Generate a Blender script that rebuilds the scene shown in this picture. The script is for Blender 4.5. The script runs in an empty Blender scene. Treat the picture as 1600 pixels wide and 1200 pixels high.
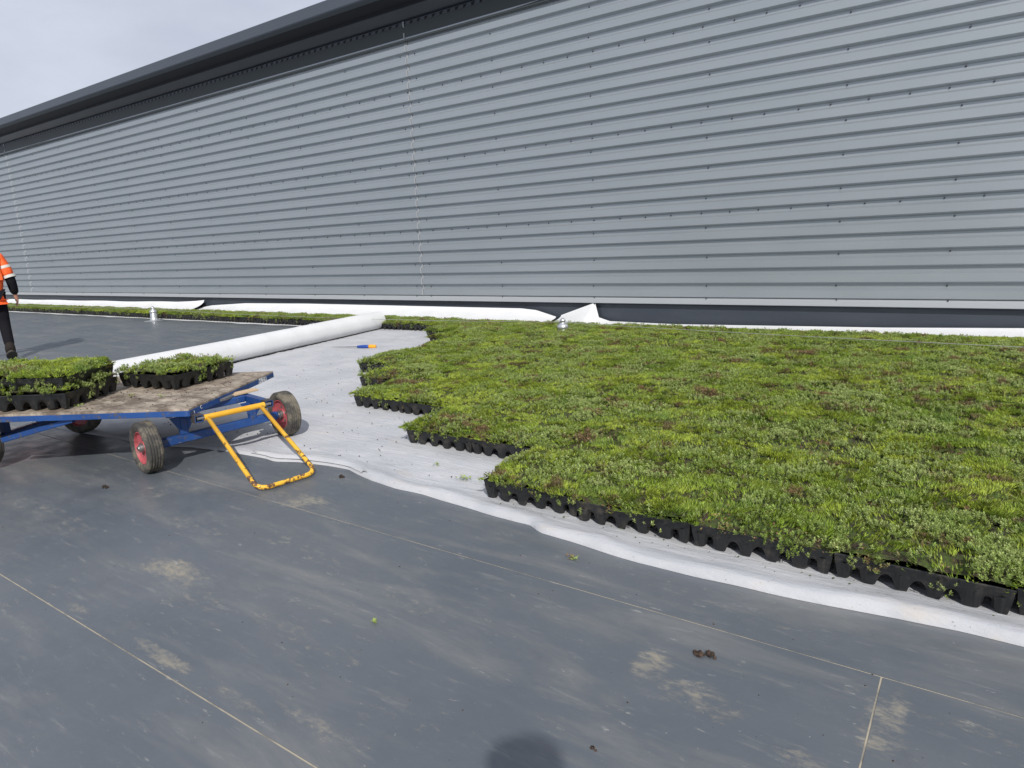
import bpy, bmesh, math, random
import numpy as np
from mathutils import Vector, Matrix, noise as mnoise
PI = math.pi
rng = np.random.default_rng(7)
random.seed(7)
S = bpy.context.scene
COL = S.collection

# ------------------------------------------------------------------ camera
F_PX, YAW, PITCH, ROLL, CAM_H = 1052.4, -0.61488, 0.20718, -0.046296, 1.32
cy, sy, cp, sp = math.cos(YAW), math.sin(YAW), math.cos(PITCH), math.sin(PITCH)
fw = Vector((sy*cp, cy*cp, -sp)); r0 = Vector((cy, -sy, 0)); u0 = r0.cross(fw)
rt = math.cos(ROLL)*r0 + math.sin(ROLL)*u0
up = -math.sin(ROLL)*r0 + math.cos(ROLL)*u0
cam_d = bpy.data.cameras.new('camera'); cam = bpy.data.objects.new('camera', cam_d); COL.objects.link(cam)
m = Matrix.Identity(4)
for i in range(3):
    m[i][0] = rt[i]; m[i][1] = up[i]; m[i][2] = -fw[i]
m[2][3] = CAM_H
cam.matrix_world = m
cam_d.sensor_width = 36; cam_d.lens = F_PX/1600*36
cam_d.clip_start = 0.05; cam_d.clip_end = 600
S.camera = cam

# ------------------------------------------------------------------ light
SUN_EL, SHADOW_AZ = 38.0, -42.0           # shadows fall towards azimuth -42 deg (left of the wall's normal)
w = bpy.data.worlds.new('World'); S.world = w; w.use_nodes = True
nt = w.node_tree; nt.nodes.clear()
N = nt.nodes.new; L = nt.links.new
out = N('ShaderNodeOutputWorld'); bg = N('ShaderNodeBackground'); bg.inputs['Strength'].default_value = 0.1
sky = N('ShaderNodeTexSky'); sky.sky_type = 'NISHITA'; sky.sun_disc = False
sky.sun_elevation = math.radians(SUN_EL)
sun_az = math.radians(SHADOW_AZ + 180)    # clockwise from +Y
sky.sun_rotation = sun_az
tc = N('ShaderNodeTexCoord'); mp = N('ShaderNodeMapping'); mp.inputs['Scale'].default_value = (1.6, 1.6, 4.0)
nz = N('ShaderNodeTexNoise'); nz.inputs['Scale'].default_value = 1.6; nz.inputs['Detail'].default_value = 6; nz.inputs['Roughness'].default_value = .55
cr = N('ShaderNodeValToRGB')
cr.color_ramp.elements[0].position = .32; cr.color_ramp.elements[0].color = (5.5, 5.9, 7.0, 1)
cr.color_ramp.elements[1].position = .68; cr.color_ramp.elements[1].color = (7.2, 7.6, 8.6, 1)
mx = N('ShaderNodeMix'); mx.data_type = 'RGBA'; mx.inputs[0].default_value = .88
L(tc.outputs['Generated'], mp.inputs['Vector']); L(mp.outputs[0], nz.inputs['Vector']); L(nz.outputs[0], cr.inputs[0])
L(sky.outputs[0], mx.inputs[6]); L(cr.outputs[0], mx.inputs[7]); L(mx.outputs[2], bg.inputs['Color']); L(bg.outputs[0], out.inputs[0])
sd = bpy.data.lights.new('sun', 'SUN'); sd.energy = 3.8; sd.angle = math.radians(0.8); sd.color = (1, .96, .9)
so = bpy.data.objects.new('sun', sd); COL.objects.link(so)
el = math.radians(SUN_EL)
to_sun = Vector((math.sin(sun_az)*math.cos(el), math.cos(sun_az)*math.cos(el), math.sin(el)))
so.rotation_euler = to_sun.to_track_quat('Z', 'Y').to_euler(); so.location = (6, -6, 12)
vs = S.view_settings; vs.view_transform = 'Standard'; vs.look = 'None'; vs.exposure = 0.0; vs.gamma = 1; vs.use_curve_mapping = False
S.cycles.max_bounces = 6

# ------------------------------------------------------------------ materials
class Mat:
    def __init__(s, name, base=(.5,.5,.5), rough=.6, metal=0., spec=.5):
        s.m = bpy.data.materials.new(name); s.m.use_nodes = True
        s.t = s.m.node_tree; s.b = s.t.nodes['Principled BSDF']
        s.b.inputs['Base Color'].default_value = (*base, 1); s.b.inputs['Roughness'].default_value = rough
        s.b.inputs['Metallic'].default_value = metal; s.b.inputs['Specular IOR Level'].default_value = spec
        s.pos = None
    def n(s, k, **kw):
        o = s.t.nodes.new(k)
        for a, v in kw.items(): setattr(o, a, v)
        return o
    def l(s, a, b): s.t.links.new(a, b)
    def P(s, scale=(1,1,1), loc=(0,0,0), rot=(0,0,0), obj=False):
        g = s.n('ShaderNodeTexCoord').outputs['Object'] if obj else s.n('ShaderNodeNewGeometry').outputs['Position']
        mp = s.n('ShaderNodeMapping'); mp.inputs['Scale'].default_value = scale; mp.inputs['Location'].default_value = loc; mp.inputs['Rotation'].default_value = rot
        s.l(g, mp.inputs[0]); return mp.outputs[0]
    def noise(s, vec, scale, detail=4, rough=.5, dist=0.):
        o = s.n('ShaderNodeTexNoise'); o.inputs['Scale'].default_value = scale; o.inputs['Detail'].default_value = detail
        o.inputs['Roughness'].default_value = rough; o.inputs['Distortion'].default_value = dist; s.l(vec, o.inputs['Vector']); return o.outputs[0]
    def ramp(s, v, a, b, lo=0., hi=1.):
        o = s.n('ShaderNodeMapRange'); o.inputs[1].default_value = a; o.inputs[2].default_value = b; o.inputs[3].default_value = lo; o.inputs[4].default_value = hi
        o.interpolation_type = 'SMOOTHSTEP'; s.l(v, o.inputs[0]); return o.outputs[0]
    def math(s, op, a, b=0.):
        o = s.n('ShaderNodeMath', operation=op)
        for i, x in enumerate((a, b)):
            if isinstance(x, (int, float)): o.inputs[i].default_value = x
            else: s.l(x, o.inputs[i])
        return o.outputs[0]
    def mix(s, f, a, b, mode='MIX'):
        o = s.n('ShaderNodeMix', data_type='RGBA', blend_type=mode)
        for i, x in ((0, f), (6, a), (7, b)):
            if isinstance(x, (int, float)): o.inputs[i].default_value = x
            elif isinstance(x, tuple): o.inputs[i].default_value = (*x, 1)
            else: s.l(x, o.inputs[i])
        return o.outputs[2]
    def base(s, c): s.l(c, s.b.inputs['Base Color'])
    def rough(s, c): s.l(c, s.b.inputs['Roughness'])
    def bump(s, h, strength=.3, dist=.01):
        o = s.n('ShaderNodeBump'); o.inputs['Strength'].default_value = strength; o.inputs['Distance'].default_value = dist
        s.l(h, o.inputs['Height']); s.l(o.outputs[0], s.b.inputs['Normal'])

# roof membrane: grey-blue single ply with dried mud, scuffs and tan smears at fixed places on the roof
M_roof = Mat('roof_membrane', (.1,.11,.125), .5, 0, .75)
q = M_roof
p1 = q.P(); ps = q.P(scale=(.35, 1.6, 1), rot=(0,0,.12))
n_big = q.noise(p1, 1.1, 6, .6); n_str = q.noise(ps, 2.6, 8, .65, .4); n_fine = q.noise(p1, 38, 4, .6); n_mid = q.noise(p1, 7, 6, .65)
c = q.mix(q.ramp(n_big, .3, .7), (.086,.100,.116), (.112,.124,.138))
c = q.mix(q.math('MULTIPLY', q.ramp(n_str, .46, .72), .5), c, (.225,.22,.205))
scr = q.noise(q.P(scale=(.9, 6, 1), rot=(0,0,.38)), 5, 8, .7, .3)
c = q.mix(q.math('MULTIPLY', q.ramp(scr, .56, .72), .42), c, (.25,.25,.24))
sep = q.n('ShaderNodeSeparateXYZ'); q.l(p1, sep.inputs[0])
BL = [(-2.79,1.34,.20,.07,.9),(-2.55,1.28,.25,.08,.5),(-2.2,.975,.17,.025,1.),(-2.81,.965,.08,.022,.8),(-1.77,.975,.09,.022,.8),(-3.88,1.79,.16,.07,.6),
      (-4.65,1.9,.25,.08,.4),(-.76,1.77,.055,.07,.9),(-.58,1.70,.12,.06,.7),(-.13,1.82,.05,.10,.8),(-.10,1.93,.025,.14,.7),(-.27,1.60,.06,.03,.7),(-1.45,1.03,.14,.03,.7),
      (-3.2,1.66,.22,.06,.5),(-3.77,1.34,.18,.08,.45),(-1.7,1.67,.2,.05,.4),(-2.95,2.15,.20,.09,.8),(-3.7,1.95,.22,.05,.6),(-1.2,1.20,.2,.06,.35),(-.5,2.2,.18,.04,.4),
      (-4.3,1.35,.5,.10,.4),(-3.3,.8,.3,.06,.4),(-.9,2.25,.25,.05,.3),(-2.4,1.75,.5,.06,.4),(.1,1.95,.3,.03,.5),(-1.9,1.3,.35,.04,.45)]
tot = None
for bx_, by_, rx, ry, a in BL:
    dx = q.math('DIVIDE', q.math('SUBTRACT', sep.outputs[0], bx_), rx*1.7); dy = q.math('DIVIDE', q.math('SUBTRACT', sep.outputs[1], by_), ry*1.7)
    d2 = q.math('ADD', q.math('MULTIPLY', dx, dx), q.math('MULTIPLY', dy, dy))
    g = q.ramp(d2, 1., 0., 0., a)
    tot = g if tot is None else q.math('MAXIMUM', tot, g)
spk = q.noise(q.P(scale=(.8, 1.9, 1), rot=(0,0,.25)), 22, 10, .8, .3)
thr = q.math('ADD', q.math('MULTIPLY', tot, .27), q.math('MULTIPLY', q.ramp(n_mid, .3, .75), .10))
mud = q.ramp(q.math('SUBTRACT', q.math('ADD', spk, thr), .66), 0., .24)
c = q.mix(q.math('MULTIPLY', mud, q.ramp(n_mid, .3, .7, .35, .8)), c, (.315,.28,.21))
sA = q.noise(q.P(scale=(.55, 2.6, 1), rot=(0,0,.30)), 15, 12, .82, .2)
c = q.mix(q.math('MULTIPLY', q.ramp(q.math('ADD', sA, q.math('MULTIPLY', q.ramp(n_mid, .35, .75), .12)), .655, .70), .55), c, (.36,.355,.33))
sB = q.noise(q.P(scale=(.8, 1.5, 1), rot=(0,0,-.5), loc=(4,2,0)), 20, 12, .85, .5)
c = q.mix(q.math('MULTIPLY', q.ramp(q.math('ADD', sB, q.math('MULTIPLY', q.ramp(n_big, .4, .75), .10)), .66, .70), .5), c, (.34,.30,.22))
sC = q.noise(p1, 5, 10, .75); c = q.mix(q.math('MULTIPLY', q.ramp(sC, .42, .30), .35), c, (.075,.08,.09))
sp2 = q.ramp(q.noise(p1, 55, 3, .6), .70, .76); c = q.mix(q.math('MULTIPLY', sp2, .5), c, (.4,.39,.36))
sp3 = q.ramp(q.noise(q.P(loc=(3,5,0)), 24, 5, .7), .66, .72); c = q.mix(q.math('MULTIPLY', sp3, .35), c, (.30,.29,.26))
q.base(c); q.rough(q.ramp(n_mid, .3, .7, .34, .54)); q.bump(q.math('ADD', q.math('MULTIPLY', n_fine, .3), n_big), .25, .006)

M_seam = Mat('dusty_seam', (.30,.27,.21), .8)
q = M_seam; q.base(q.mix(q.ramp(q.noise(q.P(scale=(1,1,1)), 6, 6, .7), .34, .56), (.20,.19,.165), (.42,.37,.28)))

def fleece(name, lo, hi, dirt):
    q = Mat(name, hi, .85, 0, .25)
    p = q.P(); a = q.noise(p, 2.2, 6, .6); f = q.noise(p, 90, 4, .7); st = q.noise(q.P(scale=(.5, 3, 1), rot=(0,0,.5)), 9, 6, .7)
    c = q.mix(q.ramp(a, .3, .7), lo, hi)
    if dirt:
        c = q.mix(q.math('MULTIPLY', q.ramp(q.noise(q.P(scale=(1,2,1)), 3.2, 7, .7), .56, .72), .35), c, (.56,.48,.38))
        c = q.mix(q.math('MULTIPLY', q.ramp(q.noise(p, 60, 2, .5), .72, .76), .75), c, (.10,.08,.06))
        c = q.mix(q.math('MULTIPLY', q.ramp(q.noise(q.P(loc=(2,7,1)), 26, 4, .6), .66, .72), .45), c, (.30,.26,.20))
    c = q.mix(q.math('MULTIPLY', q.ramp(f, .35, .65), .10), c, (.40,.41,.43))
    q.base(c)
    q.bump(q.math('ADD', q.math('MULTIPLY', st, .9), q.math('MULTIPLY', f, .12)), .6 if dirt else .5, .02 if dirt else .012)
    return q.m
M_fleece = fleece('geotextile_fleece', (.43,.44,.465), (.52,.525,.545), True)
M_white = fleece('clean_fleece', (.66,.665,.67), (.72,.725,.73), False)

M_clad = Mat('silver_cladding', (.40,.42,.445), .42, .60)
q = M_clad; pw = q.P(scale=(.25,1,1.2)); a = q.noise(pw, 2.4, 4, .5)
c = q.mix(q.ramp(a, .3, .7), (.365,.400,.426), (.385,.418,.444))
c = q.mix(q.math('MULTIPLY', q.ramp(q.noise(q.P(scale=(6,1,.6)), 2.5, 6, .7), .5, .75), .10), c, (.33,.355,.375))
q.base(c); q.rough(q.ramp(q.noise(q.P(scale=(.5,1,1)), 2, 3), .3, .7, .40, .46)); q.bump(q.noise(q.P(scale=(.35,1,1.5)), 2.2, 3), .06, .02)
M_strip = Mat('drip_silver', (.43,.45,.47), .45, .4)
M_joint = Mat('joint_strip', (.40,.42,.44), .55, .4)
M_dark = Mat('anthracite_trim', (.062,.072,.088), .4, .0)
q = M_dark; q.base(q.mix(q.ramp(q.noise(q.P(scale=(.4,1,2)), 3, 5), .3, .7), (.034,.042,.056), (.044,.053,.068)))
M_head = Mat('head_flashing', (.042,.052,.056), .5, .1)
M_gut = Mat('gutter_metal', (.072,.086,.108), .45, .1)
M_black = Mat('soffit_black', (.008,.010,.016), .6)
M_void = Mat('closer_black', (.01,.01,.012), .9)
M_screw = Mat('screw_head', (.06,.065,.075), .5, .2)
M_tray = Mat('black_tray_plastic', (.018,.019,.021), .42)
q = M_tray; q.base(q.mix(q.ramp(q.noise(q.P(), 14, 6, .7), .5, .72), (.010,.011,.012), (.055,.048,.040))); q.rough(q.ramp(q.noise(q.P(), 9, 4), .3, .7, .35, .7))
M_blue = Mat('blue_paint', (.012,.07,.26), .42)
q = M_blue; wn = q.noise(q.P(), 15, 6, .72)
c = q.mix(q.ramp(q.noise(q.P(), 4, 4), .3, .7), (.012,.050,.185), (.018,.072,.25))
c = q.mix(q.ramp(wn, .55, .66), c, (.085,.075,.07)); c = q.mix(q.math('MULTIPLY', q.ramp(q.noise(q.P(loc=(4,4,4)), 30, 5, .7), .6, .7), .6), c, (.20,.19,.17))
q.base(c); q.bump(wn, .25, .003)
M_yel = Mat('yellow_paint', (.74,.40,.03), .5)
q = M_yel; wn = q.noise(q.P(), 24, 6, .7)
c = q.mix(q.ramp(q.noise(q.P(), 5, 3), .3, .7), (.70,.36,.022), (.80,.46,.04))
sz = q.n('ShaderNodeSeparateXYZ'); q.l(q.P(), sz.inputs[0]); low = q.ramp(sz.outputs[2], .30, .0, 0, .13)
c = q.mix(q.ramp(q.math('ADD', wn, low), .62, .67), c, (.11,.055,.032)); q.base(c); q.bump(wn, .3, .003)
M_steel = Mat('bare_steel', (.30,.29,.28), .4, .8)
M_worn = Mat('worn_end', (.09,.08,.075), .55, .5)
M_rub = Mat('tyre_rubber', (.05,.048,.044), .8)
q = M_rub; q.base(q.mix(q.ramp(q.noise(q.P(), 12, 6, .7), .4, .65), (.045,.043,.040), (.16,.14,.105))); q.bump(q.noise(q.P(), 60, 4), .3, .003)
M_rim = Mat('red_rim', (.50,.06,.07), .5)
q = M_rim; q.base(q.mix(q.ramp(q.noise(q.P(), 20, 5, .7), .5, .7), (.42,.085,.10), (.17,.06,.05)))
M_ply = Mat('dirty_plywood', (.28,.22,.16), .8)
q = M_ply; g = q.noise(q.P(scale=(1.2,6,1), rot=(0,0,-.55)), 6, 8, .7); d = q.noise(q.P(), 5, 8, .72); d2 = q.noise(q.P(), 70, 3, .7)
c = q.mix(q.ramp(g, .35, .7), (.27,.22,.175), (.46,.395,.315)); c = q.mix(q.math('MULTIPLY', q.ramp(d, .43, .60), .8), c, (.095,.065,.047))
c = q.mix(q.math('MULTIPLY', q.ramp(d2, .6, .7), .6), c, (.05,.035,.025)); q.base(c); q.bump(q.math('ADD', d, d2), .6, .006)
M_wood = Mat('pale_wood', (.55,.40,.25), .7)
M_alu = Mat('cast_aluminium', (.62,.63,.64), .35, .85)
M_wire = Mat('steel_wire', (.42,.42,.42), .4, .5)
M_soil = Mat('dark_soil', (.035,.022,.015), .95)
q = M_soil; q.base(q.mix(q.ramp(q.noise(q.P(), 70, 4), .4, .65), (.022,.014,.010), (.08,.05,.035)))
M_orange = Mat('orange_hivis', (.95,.13,.02), .7)
q = M_orange; q.base(q.mix(q.ramp(q.noise(q.P(), 9, 4), .3, .7), (.88,.10,.015), (1.0,.17,.03))); q.bump(q.noise(q.P(scale=(1,1,.5)), 11, 4), .5, .02)
M_refl = Mat('reflective_tape', (.60,.60,.55), .4)
M_blackcloth = Mat('black_cloth', (.012,.012,.015), .85, 0, .12)
q = M_blackcloth; q.bump(q.noise(q.P(), 16, 5), .5, .02)
M_trouser = Mat('charcoal_cloth', (.010,.010,.013), .9, 0, .12)
q = M_trouser; q.bump(q.noise(q.P(), 14, 5), .5, .02)
M_skin = Mat('skin', (.55,.28,.19), .55)
M_boot = Mat('work_boot', (.022,.018,.016), .8, 0, .2)
M_sole = Mat('boot_sole', (.055,.048,.042), .85)
M_helmet = Mat('hair', (.04,.025,.015), .8)
M_bluegrip = Mat('blue_grip', (.015,.06,.30), .4)
M_orgrip = Mat('orange_grip', (.85,.36,.02), .45)
M_blade = Mat('steel_blade', (.10,.105,.11), .4, .3)
M_print = Mat('white_print', (.75,.75,.75), .6)
M_stick = Mat('worn_sticker', (.7,.7,.72), .5)
q = M_stick; q.base(q.mix(q.ramp(q.noise(q.P(), 60, 3), .50, .56), (.72,.73,.76), (.16,.17,.20)))

# living foliage: per-leaf tone comes from an attribute, patches of species / dryness from position
def foliage_mat(name, kind):
    q = Mat(name, (.1,.2,.03), .55, 0, .35)
    at = q.n('ShaderNodeAttribute', attribute_name='tint'); sepc = q.n('ShaderNodeSeparateColor'); q.l(at.outputs['Color'], sepc.inputs[0])
    p = q.P(); pa = q.noise(p, 1.7, 5, .6); pb = q.noise(q.P(loc=(7,3,0)), 3.1, 5, .65); pc = q.noise(q.P(loc=(1,9,0)), 4.0, 6, .7)
    if kind == 'needle':
        c = q.mix(q.ramp(pa, .36, .64), (.195,.280,.034), (.325,.395,.052))
        c = q.mix(q.ramp(pb, .48, .68), c, (.145,.230,.045))
        c = q.mix(q.math('MULTIPLY', q.ramp(pc, .56, .62), .9), c, (.12,.080,.045))
    elif kind == 'rosette':
        c = q.mix(q.ramp(pb, .36, .62), (.205,.280,.062), (.300,.360,.125))
        c = q.mix(q.math('MULTIPLY', q.ramp(pc, .55, .61), .9), c, (.20,.110,.065))
    else:
        c = q.mix(q.ramp(pa, .4, .6), (.24,.14,.08), (.14,.10,.06))
    v = q.math('ADD', q.math('MULTIPLY', sepc.outputs[0], 1.55), .42)
    gm = q.n('ShaderNodeVectorMath', operation='SCALE'); q.l(c, gm.inputs[0]); q.l(v, gm.inputs[3])
    c2 = q.mix(q.math('MULTIPLY', q.ramp(sepc.outputs[1], .86, 1.), .55), gm.outputs[0], (.42,.40,.20))
    q.base(c2)
    # thin leaves let some light through
    tr = q.n('ShaderNodeBsdfTranslucent'); q.l(c2, tr.inputs[0]); ms = q.n('ShaderNodeMixShader'); ms.inputs[0].default_value = .30
    q.l(q.b.outputs[0], ms.inputs[1]); q.l(tr.outputs[0], ms.inputs[2]); q.l(ms.outputs[0], q.t.nodes['Material Output'].inputs[0])
    return q.m
M_needle = foliage_mat('sedum_needles', 'needle'); M_ros = foliage_mat('sedum_rosettes', 'rosette'); M_dry = foliage_mat('dry_leaves', 'dry')
M_moss = Mat('mossy_substrate', (.05,.07,.015), .95)
q = M_moss; q.base(q.mix(q.ramp(q.noise(q.P(), 16, 6, .7), .42, .6), (.055,.085,.014), (.045,.032,.02))); q.bump(q.noise(q.P(), 60, 5), .9, .02)

def mm(x): return x.m if isinstance(x, Mat) else x

# ------------------------------------------------------------------ builders
class MB:
    """collects geometry in world or local coordinates, then links it as one mesh object"""
    def __init__(s): s.v = []; s.f = []; s.mi = []
    def add(s, vs, fs, mi=0):
        o = len(s.v); s.v += [tuple(v) for v in vs]; s.f += [tuple(i+o for i in f) for f in fs]; s.mi += [mi]*len(fs); return s
    def box(s, c, size, ax=None, mi=0, bev=0.):
        hx, hy, hz = size[0]/2, size[1]/2, size[2]/2
        X, Y, Z = ax if ax else (Vector((1,0,0)), Vector((0,1,0)), Vector((0,0,1)))
        c = Vector(c)
        if bev <= 0: bev = min(size)*.12
        b = min(bev, min(hx,hy,hz)*.45); bm_ = []
        pts = []
        for sx in (-1,1):
            for sy_ in (-1,1):
                for sz_ in (-1,1):
                    pts += [(sx*(hx-b), sy_*(hy-b), sz_*hz), (sx*(hx-b), sy_*hy, sz_*(hz-b)), (sx*hx, sy_*(hy-b), sz_*(hz-b))]
        def idx(sx, sy_, sz_, k): return ((0 if sx<0 else 4)+(0 if sy_<0 else 2)+(0 if sz_<0 else 1))*3+k
        fs = []
        for z in (-1,1):
            q_ = [idx(-1,-1,z,0), idx(1,-1,z,0), idx(1,1,z,0), idx(-1,1,z,0)]; fs.append(q_ if z>0 else q_[::-1])
        for y in (-1,1):
            q_ = [idx(-1,y,-1,1), idx(1,y,-1,1), idx(1,y,1,1), idx(-1,y,1,1)]; fs.append(q_ if y<0 else q_[::-1])
        for x in (-1,1):
            q_ = [idx(x,-1,-1,2), idx(x,1,-1,2), idx(x,1,1,2), idx(x,-1,1,2)]; fs.append(q_ if x>0 else q_[::-1])
        for a in (-1,1):
            for b_ in (-1,1):
                fs.append([idx(-1,a,b_,0), idx(1,a,b_,0), idx(1,a,b_,1), idx(-1,a,b_,1)])
                fs.append([idx(a,-1,b_,0), idx(a,1,b_,0), idx(a,1,b_,2), idx(a,-1,b_,2)])
                fs.append([idx(a,b_,-1,1), idx(a,b_,1,1), idx(a,b_,1,2), idx(a,b_,-1,2)])
        for sx in (-1,1):
            for sy_ in (-1,1):
                for sz_ in (-1,1): fs.append([idx(sx,sy_,sz_,0), idx(sx,sy_,sz_,1), idx(sx,sy_,sz_,2)])
        return s.add([c + X*p[0] + Y*p[1] + Z*p[2] for p in pts], fs, mi)
    def bar(s, a, b, wd, ht, mi=0, up_=Vector((0,0,1))):
        a, b = Vector(a), Vector(b); X = (b-a).normalized(); Y = up_.cross(X).normalized(); Z = X.cross(Y)
        return s.box((a+b)/2, ((b-a).length, wd, ht), (X, Y, Z), mi)
    def tube(s, pts, r, n=10, mi=0, cap=True):
        pts = [Vector(p) for p in pts]; rs = r if isinstance(r, (list, tuple)) else [r]*len(pts)
        T = []
        for i in range(len(pts)):
            a = pts[max(0,i-1)]; b = pts[min(len(pts)-1,i+1)]; T.append((b-a).normalized())
        ref = Vector((0,0,1)) if abs(T[0].z) < .9 else Vector((1,0,0))
        Nn = (ref - T[0]*ref.dot(T[0])).normalized(); vs = []
        for i, p in enumerate(pts):
            Nn = (Nn - T[i]*Nn.dot(T[i])).normalized(); B = T[i].cross(Nn)
            for k in range(n):
                t = 2*PI*k/n; vs.append(p + (Nn*math.cos(t) + B*math.sin(t))*rs[i])
        fs = [(i*n+k, i*n+(k+1)%n, (i+1)*n+(k+1)%n, (i+1)*n+k) for i in range(len(pts)-1) for k in range(n)]
        if cap: fs += [tuple(range(n))[::-1], tuple((len(pts)-1)*n+k for k in range(n))]
        return s.add(vs, fs, mi)
    def lathe(s, prof, c, ax=Vector((0,0,1)), n=32, mi=0, closed=False):
        ax = ax.normalized(); ref = Vector((0,0,1)) if abs(ax.z) < .9 else Vector((1,0,0)); X = (ref-ax*ref.dot(ax)).normalized(); Y = ax.cross(X); c = Vector(c)
        vs = [c + ax*h + (X*math.cos(2*PI*k/n) + Y*math.sin(2*PI*k/n))*r for r, h in prof for k in range(n)]
        m_ = len(prof); fs = [(i*n+k, i*n+(k+1)%n, ((i+1)%m_)*n+(k+1)%n, ((i+1)%m_)*n+k) for i in range(m_ if closed else m_-1) for k in range(n)]
        return s.add(vs, fs, mi)
    def build(s, name, mats, parent=None, smooth=False, at=None):
        """at: world point that is the object's origin (vertices are given in world space)"""
        base = wloc(parent) if parent else Vector((0,0,0))
        o_ = Vector(at) if at is not None else base
        if not isinstance(mats, (list, tuple)): mats = [mats]
        me = bpy.data.meshes.new(name); me.from_pydata([tuple(Vector(v)-o_) for v in s.v], [], s.f)
        for m_ in mats: me.materials.append(mm(m_))
        if any(s.mi): me.polygons.foreach_set('material_index', s.mi)
        if smooth: me.shade_smooth() if smooth is True else me.shade_smooth()
        me.validate(); me.update()
        o = bpy.data.objects.new(name, me); COL.objects.link(o)
        o.parent = parent; o.location = o_ - base
        return o
def wloc(o):
    v = Vector((0,0,0))
    while o is not None: v = v + o.location; o = o.parent
    return v
def tag(o, label=None, cat=None, group=None, kind=None):
    if label: o['label'] = label
    if cat: o['category'] = cat
    if group: o['group'] = group
    if kind: o['kind'] = kind
    return o
def thing(name, label, cat, loc=(0,0,0), group=None):
    o = bpy.data.objects.new(name, None); o.empty_display_size = .1; COL.objects.link(o); o.location = loc
    return tag(o, label, cat, group)
def smooth_by_angle(o, deg=35):
    me = o.data; me.shade_smooth()
    bm = bmesh.new(); bm.from_mesh(me)
    for e in bm.edges:
        if len(e.link_faces) == 2 and e.calc_face_angle(0) > math.radians(deg): e.smooth = False
    bm.to_mesh(me); bm.free(); return o
def np_mesh(name, verts, quads, mats, mi=None, tint=None, smooth=False):
    me = bpy.data.meshes.new(name); nv = len(verts); k = quads.shape[1]; nf = len(quads)
    me.vertices.add(nv); me.vertices.foreach_set('co', verts.astype(np.float32).ravel())
    me.loops.add(nf*k); me.loops.foreach_set('vertex_index', quads.astype(np.int32).ravel())
    me.polygons.add(nf); me.polygons.foreach_set('loop_start', np.arange(0, nf*k, k, dtype=np.int32))
    for m_ in mats: me.materials.append(mm(m_))
    if mi is not None: me.polygons.foreach_set('material_index', mi.astype(np.int32))
    me.update(calc_edges=True)
    if tint is not None:
        a = me.color_attributes.new('tint', 'FLOAT_COLOR', 'POINT'); a.data.foreach_set('color', tint.astype(np.float32).ravel())
    if smooth: me.shade_smooth()
    return me
def vnoise(P, scale, seed=0, octv=4):
    """cheap value noise on 2-D arrays"""
    out = np.zeros(P.shape[:-1]); amp = 1.; tot_ = 0.
    r = np.random.default_rng(seed); tab = r.random((256,256))
    for o in range(octv):
        q_ = P*scale*(2**o) + 17.3*o; i = np.floor(q_).astype(int); f = q_-i; f = f*f*(3-2*f)
        a = tab[i[...,0]%256, i[...,1]%256]; b = tab[(i[...,0]+1)%256, i[...,1]%256]; c_ = tab[i[...,0]%256, (i[...,1]+1)%256]; d = tab[(i[...,0]+1)%256, (i[...,1]+1)%256]
        out += amp*((a*(1-f[...,0])+b*f[...,0])*(1-f[...,1]) + (c_*(1-f[...,0])+d*f[...,0])*f[...,1]); tot_ += amp; amp *= .5
    return out/tot_

# ------------------------------------------------------------------ the roof deck
gm_ = MB().add([(-160,-120,-.002),(120,-120,-.002),(120,9.62,-.002),(-160,9.62,-.002)], [(0,1,2,3)])
roof = gm_.build('ground', M_seam); tag(roof, kind='structure')
# membrane sheets laid side by side; the joints between them are a few millimetres open and full of dust
ys = [-120, -25, -6, -1.38, -.23, .922, 2.068, 3.22, 4.37, 5.52, 6.67, 7.82, 8.97, 9.60]
xcuts = {5: [-3.05-6, 9.4], 4: [-14.0, 7.0], 6: [-3.83, 12.], 7: [-11.2, 5.], 8: [-18.], 9: [-13.], 3: [-7., 4.]}
xcuts[4] = [-20.0, 11.0]; xcuts[5] = [-9.1, -.158, 11.]
for i in range(len(ys)-1):
    xs = [-160] + xcuts.get(i, []) + [120]
    for a, b in zip(xs[:-1], xs[1:]):
        g = .0029
        MB().add([(a+g, ys[i]+g, 0), (b-g, ys[i]+g, 0), (b-g, ys[i+1]-g, 0), (a+g, ys[i+1]-g, 0),
                  (a+g, ys[i]+g, -.004), (b-g, ys[i]+g, -.004), (b-g, ys[i+1]-g, -.004), (a+g, ys[i+1]-g, -.004)],
                 [(0,1,2,3),(0,4,5,1),(1,5,6,2),(2,6,7,3),(3,7,4,0)]).build('membrane_sheet', M_roof, roof)

# ------------------------------------------------------------------ the building
YW = 9.48
bld = thing('warehouse_wall', 'long silver grey ribbed metal wall with dark eaves gutter behind the sedum', 'wall', (-8.6, YW, 0))
def rib_profile(z0, z1):
    """outline (y, z) of the trapezoidal sheet, one rib every 0.2 m"""
    pts = []; k = -2
    while True:
        zc = .626 + .2*k
        for y, z in ((9.428, zc-.2+.013), (9.428, zc-.092), (9.480, zc-.062), (9.480, zc-.015)):
            pts.append((y, z))
        k += 1
        if zc > z1+.2: break
    out_ = []
    for (ya, za), (yb, zb) in zip(pts[:-1], pts[1:]):
        if zb < z0 or za > z1: continue
        def cut(z): t = (z-za)/(zb-za) if zb != za else 0; return (ya+(yb-ya)*t, z)
        a = (ya, za) if za >= z0 else cut(z0); b = (yb, zb) if zb <= z1 else cut(z1)
        if not out_ or abs(out_[-1][1]-a[1]) > 1e-6 or abs(out_[-1][0]-a[0]) > 1e-6: out_.append(a)
        out_.append(b)
    return out_
laps = [.395, .626+.2*(-1)+.2-.045+0, 1.581, 2.781, 3.981, 5.16]
laps = [.395, 1.581, 2.781, 3.981, 4.86]
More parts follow.
